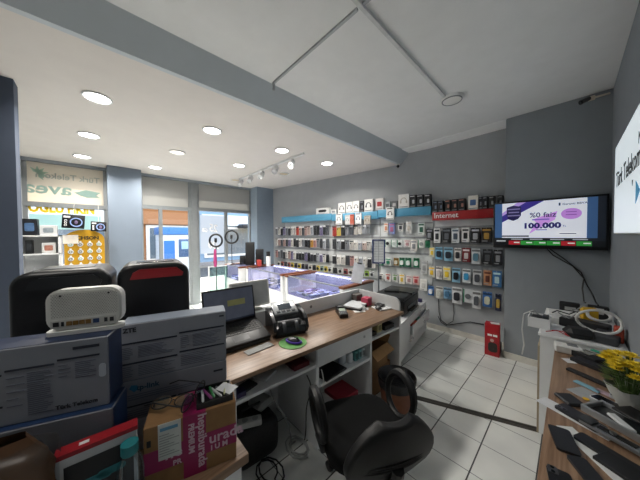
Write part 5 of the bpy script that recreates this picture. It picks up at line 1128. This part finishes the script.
# flowers in a white wrap
fp = rp(624, 392); fp = Vector((.195, 1.76, RZ+.001))
fl = thing('flower_bouquet', 'bunch of yellow flowers in a crumpled white wrap on the phone desk', 'flowers', tuple(fp))
rnd = random.Random(11)
rows = []
for i in range(6):
    v = i/5; R0 = .035+.035*v
    rows.append([(R0*(1+.16*math.sin(5*a+i))*math.cos(a), R0*(1+.16*math.sin(5*a+i))*math.sin(a), .10*v) for a in [2*math.pi*k/26 for k in range(26)]])
m = MB(); m.quadgrid(rows, close=True); m.lathe([(0, .001), (.034, .001)], 16); m.build('paper_wrap', M('#b9bab4', .6), fl)
gs = MB(); lf_ = MB(); heads = []
for k in range(34):
    a = rnd.uniform(0, 2*math.pi); r = .018+.072*math.sqrt(rnd.random()); hx, hy = r*math.cos(a)*.75-.015, r*math.sin(a)*1.15; hz = .185+.05*(1-(r/.1)**2)+rnd.uniform(-.015, .015)
    gs.tube([(hx*.15, hy*.15, .03), (hx*.6, hy*.6, .12), (hx, hy, hz)], .0022, 5); heads.append((hx, hy, hz))
    for q in range(3):
        b = a+rnd.uniform(-1.2, 1.2); zz = rnd.uniform(.09, .17); rr = r*.55+.01; lx_, ly_ = rr*math.cos(b), rr*math.sin(b)*1.1
        d = Vector((math.cos(b), math.sin(b), .3)).normalized(); s_ = Vector((-math.sin(b), math.cos(b), 0)); o_ = Vector((lx_, ly_, zz))
        lf_.quadgrid([[tuple(o_), tuple(o_)], [tuple(o_+d*.018+s_*.010), tuple(o_+d*.018-s_*.010)], [tuple(o_+d*.045), tuple(o_+d*.045+s_*.001)]])
gs.build('stems', M('#4f6a36', .6), fl); lf_.build('leaves', M('#6d8248', .6, var=.25, scale=40), fl)
YF = M('#f3d636', .6, var=.18, scale=60)
for (hx, hy, hz) in heads:
    m = MB()
    for ring_, (n, L, el) in enumerate(((13, .027, .15), (11, .021, .7), (8, .013, 1.1))):
        for q in range(n):
            b = 2*math.pi*q/n+ring_*.3; d = Vector((math.cos(b)*math.cos(el), math.sin(b)*math.cos(el), math.sin(el))); s_ = Vector((-math.sin(b), math.cos(b), 0)); o_ = Vector((hx, hy, hz+.002*ring_))
            m.quadgrid([[tuple(o_-s_*.001), tuple(o_+s_*.001)], [tuple(o_+d*L*.6-s_*.0042), tuple(o_+d*L*.6+s_*.0042)], [tuple(o_+d*L-s_*.0014), tuple(o_+d*L+s_*.0014)]])
    m.ball((hx, hy, hz+.003), .005, .005, .003, 8, 5); m.build('flower_head', YF, fl)
# on the white cabinet
WC0 = WCH+.001
def wp(px, py, z=WCH): p = onz(px, py, z); return Vector((p.x, p.y, WC0))
ob = thing('open_drawer_box', 'small white open drawer box with adapters at the left end of the white cabinet', 'drawer', (-.14, 2.60, WC0), 0)
m = MB(); m.box(-.09, .04, -.08, .08, 0, .006); m.box(-.09, -.084, -.08, .08, .006, .08); m.box(.034, .04, -.08, .08, .006, .08); m.box(-.084, .034, -.08, -.074, .006, .08); m.box(-.084, .034, .074, .08, .006, .08); m.build('drawer_box', WHITE, ob)
tag(MB().box(-.04, .04, -.05, .05, 0, .07, bev=.008).build('adapter', BLK, loc=(-.175, 2.60, WC0+.007)), 'black power adapter lying in the white drawer box', 'adapter')
tag(MB().box(-.018, .018, -.04, .04, 0, .085, bev=.006).build('adapter', DGREY, loc=(-.128, 2.60, WC0+.007)), 'grey power adapter standing in the white drawer box', 'adapter')
tag(MB().tube([(-.17, 2.60, WC0+.09), (-.2, 2.52, WC0+.135), (-.252, 2.50, WC0+.10), (-.262, 2.505, WC0-.03), (-.25, 2.51, WC0-.16), (-.262, 2.51, WC0-.24)], .0045, 6).build('cable', M('#c9cbca', .5)), 'white cable hanging over the left edge of the white cabinet', 'cable')
rt2 = thing('router', 'black router standing upright against the column above the white cabinet', 'router', (.0, 3.16, WC0)); 
MB().box(-.065, .065, -.03, .03, 0, .11, bev=.006).build('shell', BLK, rt2); MB().box(-.03, .04, -.032, -.03, .045, .075).build('label', M('#a9abab', .5), rt2)
rt3 = thing('adapter_box', 'black modem with a white label standing in the wall corner', 'modem', (.17, 3.12, WC0))
MB().box(-.06, .06, -.035, .035, 0, .12, bev=.006).build('shell', BLK, rt3); MB().box(-.03, .03, -.037, -.035, .06, .11).build('label', M('#b9bbbb', .5), rt3)
flat('white_router', 'flat white router lying at the left of the cabinet', 'router', (-.04, 2.95, WC0), .20, .16, .06, '#d3d4d2', .1, .01)
flat('white_carton', 'white carton lying flat behind the white drawer box', 'box', (-.02, 2.80, WC0), .22, .13, .05, '#c9cac8', -.1, .003)
flat('black_modem', 'long black modem across the middle of the cabinet', 'modem', (.08, 2.74, WC0), .26, .10, .07, '#1b1c1f', -.25, .006)
flat('paper_sheet', 'white leaflet with red cable at the front of the white cabinet', 'paper', (-.07, 2.47, WC0), .16, .10, .004, '#d6d8da', .1)
flat('black_pouch', 'crumpled black pouch at the front of the white cabinet', 'pouch', (.05, 2.50, WC0), .16, .12, .07, '#121315', .3, .03)
flat('grey_modem', 'dark grey modem lying at the right front of the white cabinet', 'modem', (.18, 2.56, WC0), .12, .2, .05, '#3c3f43', -.2, .006)
tag(MB().tube([(-.12, 2.44, WC0+.012), (-.06, 2.46, WC0+.03), (.0, 2.44, WC0+.012), (-.03, 2.50, WC0+.02), (-.09, 2.5, WC0+.012)], .0035, 6).build('cable', RED), 'red cable lying on the white leaflet', 'cable')
wr = MB().tube([(.14+.105*math.cos(2*math.pi*k/26), 2.56+.02*math.sin(4*math.pi*k/26), WC0+.125+.078*math.sin(2*math.pi*k/26)) for k in range(26)], .0085, 7, closed=True)
tag(wr.build('cable_ring', M('#d9dad8', .4)), 'white cable coiled into an upright ring on the cabinet', 'cable')
tag(MB().torus((0, 0, 0), .06, .011, 'z', 28, 8, T=Matrix.Rotation(.5, 4, 'X')).build('cable_ring', M('#c5c6c4', .4), loc=(.16, 2.86, WC0+.10)), 'grey white cable coil behind the upright white ring', 'cable')
flat('yellow_box', 'yellow packet between the black modems on the cabinet', 'box', (.11, 2.90, WC0), .09, .06, .14, '#d2a722', .3, .004)
flat('orange_tool', 'orange red plastic piece by the wall at the back of the cabinet', 'box', (.235, 2.60, WC0), .04, .09, .10, '#b5472f', 0, .006)
tag(MB().tube([(-.02, 2.72, WC0+.072), (-.06, 2.66, WC0+.12), (.0, 2.60, WC0+.10), (.06, 2.64, WC0+.16), (.03, 2.76, WC0+.13), (.1, 2.8, WC0+.2)], .005, 6).build('cable', M('#8f9293', .5)), 'grey cable tangled over the long black modem', 'cable')
tag(MB().tube([(-.1, 2.86, WC0+.062), (-.07, 2.80, WC0+.10), (-.0, 2.78, WC0+.09), (.05, 2.84, WC0+.12), (.02, 2.92, WC0+.1)], .005, 6).build('cable', BLK), 'black cable tangled over the flat white router', 'cable')
# cables from the television
for i, (pts) in enumerate(([(-.18, 3.66, 1.38), (-.13, 3.65, 1.31), (.02, 3.665, 1.20), (.1, 3.67, 1.08), (.09, 3.66, .98), (.10, 3.55, .86), (.10, 3.2, WC0+.118)], [(-.16, 3.665, 1.38), (-.05, 3.66, 1.28), (.08, 3.668, 1.14), (.12, 3.67, 1.02), (.16, 3.62, .93), (.17, 3.4, .9), (.17, 3.13, WC0+.126)])):
    tag(MB().tube(pts, .006, 7).build('cable', BLK), ['left black cable hanging from the television to the cabinet', 'right black cable hanging from the television to the wall corner'][i], 'cable')
# ------------------------------------------------------------------ television
TVY = 3.60
tlc, brc = ony(493.5, 202, TVY), ony(608.5, 250, TVY)
tx0, tx1, tz0, tz1 = tlc.x, brc.x, (ony(493.5, 248, TVY).z+brc.z)/2, (tlc.z+ony(608.5, 195, TVY).z)/2
tv = thing('television', 'wall mounted television showing a purple loan advert', 'television', ((tx0+tx1)/2, TVY, (tz0+tz1)/2))
tw, thh = tx1-tx0, tz1-tz0
MB().box(-tw/2, tw/2, 0, .04, -thh/2, thh/2, bev=.004).build('housing', M('#0c0d0f', .3), tv)
MB().box(-.15, .15, .04, .084, -.12, .12).build('wall_bracket', DGREY, tv)
def E(c, s=.75): return M(c, .35, var=.0, emit=s*.42)
bw, bh = tw-.036, thh-.05; z_off = .006
def scr_rect(name, u0, u1, v0, v1, mat, lay): return MB().box(-bw/2+u0*bw, -bw/2+u1*bw, -.0004*lay-.001, .002, -bh/2+z_off+v0*bh, -bh/2+z_off+v1*bh).build(name, mat, tv)
def scr_poly(name, pts, mat, lay): return MB().prism([(-bw/2+u*bw, -bh/2+z_off+v*bh) for u, v in pts], -.0004*lay-.001, .001, 'y').build(name, mat, tv)
def scr_text(s, size, u, v, c, lay, b=.001, sx=1.): return text(s, size*bh, E(c), tv, (-bw/2+u*bw, -.0004*lay-.001, -bh/2+z_off+v*bh), (1, 0, 0), (0, 0, 1), bold=b, ext=.0002, sx=sx)
scr_rect('screen', 0, 1, 0, 1, E('#3f6596', .5), 0); scr_rect('lower_bar', 0, 1, 0, .13, E('#14181e', .3), 1)
scr_rect('advert_panel', .08, .86, .18, 1, E('#dfe3ee', .8), 1)
scr_rect('side_panel', .94, 1, .15, 1, E('#1d2430', .4), 1)
scr_poly('violet_stripe', [(.08, .55), (.08, .70), (.33, 1), (.50, 1)], E('#3a2f8c', .7), 2)
scr_poly('lilac_stripe', [(.08, .70), (.08, .77), (.24, 1), (.33, 1)], E('#b79bdc', .7), 2)
scr_poly('badge', [(.13, .90), (.20, .94), (.28, .90), (.28, .70), (.25, .62), (.20, .58), (.15, .62), (.13, .70)], E('#241f55', .5), 3)
for k, (a, b) in enumerate(((.14, .27), (.15, .26), (.14, .27))): scr_rect('badge_lettering', a, b, .84-.075*k, .865-.075*k, E('#8f88b8', .6), 4)
scr_poly('pink_arrow', [(.36, .27), (.60, .58), (.62, .76), (.40, .60), (.43, .52)], E('#cf9ae6', .75), 2)
MB().prism([(.075*math.cos(2*math.pi*k/28)+bw*(.735-.5), .058*math.sin(2*math.pi*k/28)+bh*.20) for k in range(28)], -.0022, 0, 'y').build('lilac_seal', E('#c58be0', .7), tv)
for k in range(2): scr_rect('seal_lettering', .69, .78, .66+.06*k, .675+.06*k, E('#8c4fb8', .6), 4)
scr_text('%0 faiz', .155, .365, .64, '#2a2460', 4); scr_rect('small_lettering', .39, .55, .575, .605, E('#8a6acb', .6), 4)
scr_text('100.000', .165, .30, .40, '#1d1a63', 5, .004, 1.16); scr_text('TL', .05, .665, .42, '#2a2460', 4, .0002); scr_rect('small_lettering', .43, .53, .35, .37, E('#7a6fb0', .6), 4)
scr_text('Garanti BBVA', .062, .66, .875, '#1f3550', 4, .0004); scr_rect('bank_mark', .63, .645, .87, .93, E('#1f3550'), 4)
scr_rect('site_pill', .60, .81, .245, .305, E('#f3f4f8', .85), 3); scr_rect('small_lettering', .64, .78, .265, .285, E('#5a5f70', .6), 4)
scr_rect('caption_bar', .08, .36, .205, .235, E('#20222c', .3), 2)
scr_rect('ticker_bar', 0, 1, .12, .18, E('#20262e', .4), 3)
for k in range(6):
    scr_rect('ticker_cell', .155+.125*k, .275+.125*k, .02, .115, E('#b3202c' if k in (0, 4) else '#2f9b3c', .6), 3)
    scr_rect('ticker_lettering', .21+.125*k, .268+.125*k, .06, .085, E('#dfe6e0', .7), 4)
scr_rect('ticker_lettering', .02, .12, .09, .12, E('#c9ced4', .6), 4)
for k in range(4): scr_rect('ticker_lettering', .18+.19*k, .30+.19*k, .14, .16, E('#b9bec6', .6), 4)
# ------------------------------------------------------------------ lit wall sign on the right wall
sgo = onx(613.6, 234, .252)
sg = thing('wall_sign', 'large white lit sign with black lettering on the right wall', 'sign', (.268, sgo.y, sgo.z))
SW, SH = 1.75, .73
MB().box(-.015, .0015, -SW, 0, 0, SH, bev=.003).build('sign_box', M('#c9ccce', .4), sg)
MB().box(-.0162, -.015, -SW+.01, -.01, .01, SH-.01).build('sign_face', M('#dfe9ee', .4, var=.01, emit=.42), sg)
def sgl(px, py): return onx(px, py, .252)-Vector((.268, sgo.y, sgo.z))
tp0 = sgl(616.2, 188)
text('Türk Telekom', .172, M('#1a1c22', .4), sg, (-.0168, tp0.y, tp0.z), (0, -1, 0), (0, 0, 1), bold=.002)
ar = sgl(636, 193)
MB().prism([(ar.y, ar.z-.06), (ar.y, ar.z+.07), (ar.y-.12, ar.z+.005)], -.018, -.016, 'x').build('blue_arrow', M('#4a9cc8', .4, emit=.2), sg)
am = sgl(632, 183)
MB().prism([(am.y, am.z+.015), (am.y-.02, am.z-.02), (am.y-.04, am.z+.015)], -.018, -.016, 'x').build('small_mark', M('#1a1c22', .4), sg)
an = sgl(638.5, 144)
text('N', .10, M('#2a2c32', .4), sg, (-.0168, an.y, an.z), (0, -1, 0), (0, 0, 1))
# ------------------------------------------------------------------ daylight
w = bpy.data.worlds.new('sky'); sc.world = w; w.use_nodes = True
N = w.node_tree.nodes; L = w.node_tree.links; bgn = N['Background']
sky = N.new('ShaderNodeTexSky'); sky.sky_type = 'NISHITA'; sky.sun_disc = False; sky.sun_elevation = R_(50); sky.sun_rotation = R_(90); sky.air_density = 1.2; sky.dust_density = 1.5
L.new(sky.outputs['Color'], bgn.inputs['Color']); bgn.inputs['Strength'].default_value = .35
sl = bpy.data.lights.new('sun', 'SUN'); sl.energy = 19.; sl.angle = R_(1.); sl.color = (1, .95, .87)
so2 = bpy.data.objects.new('sun', sl); COL.objects.link(so2)
sd = Vector((.50, -.30, -.80)).normalized(); so2.rotation_euler = sd.to_track_quat('-Z', 'Y').to_euler()
sc.view_settings.view_transform = 'Standard'; sc.view_settings.look = 'None'; sc.view_settings.gamma = 1; sc.view_settings.use_curve_mapping = False
sc.view_settings.exposure = 0.62
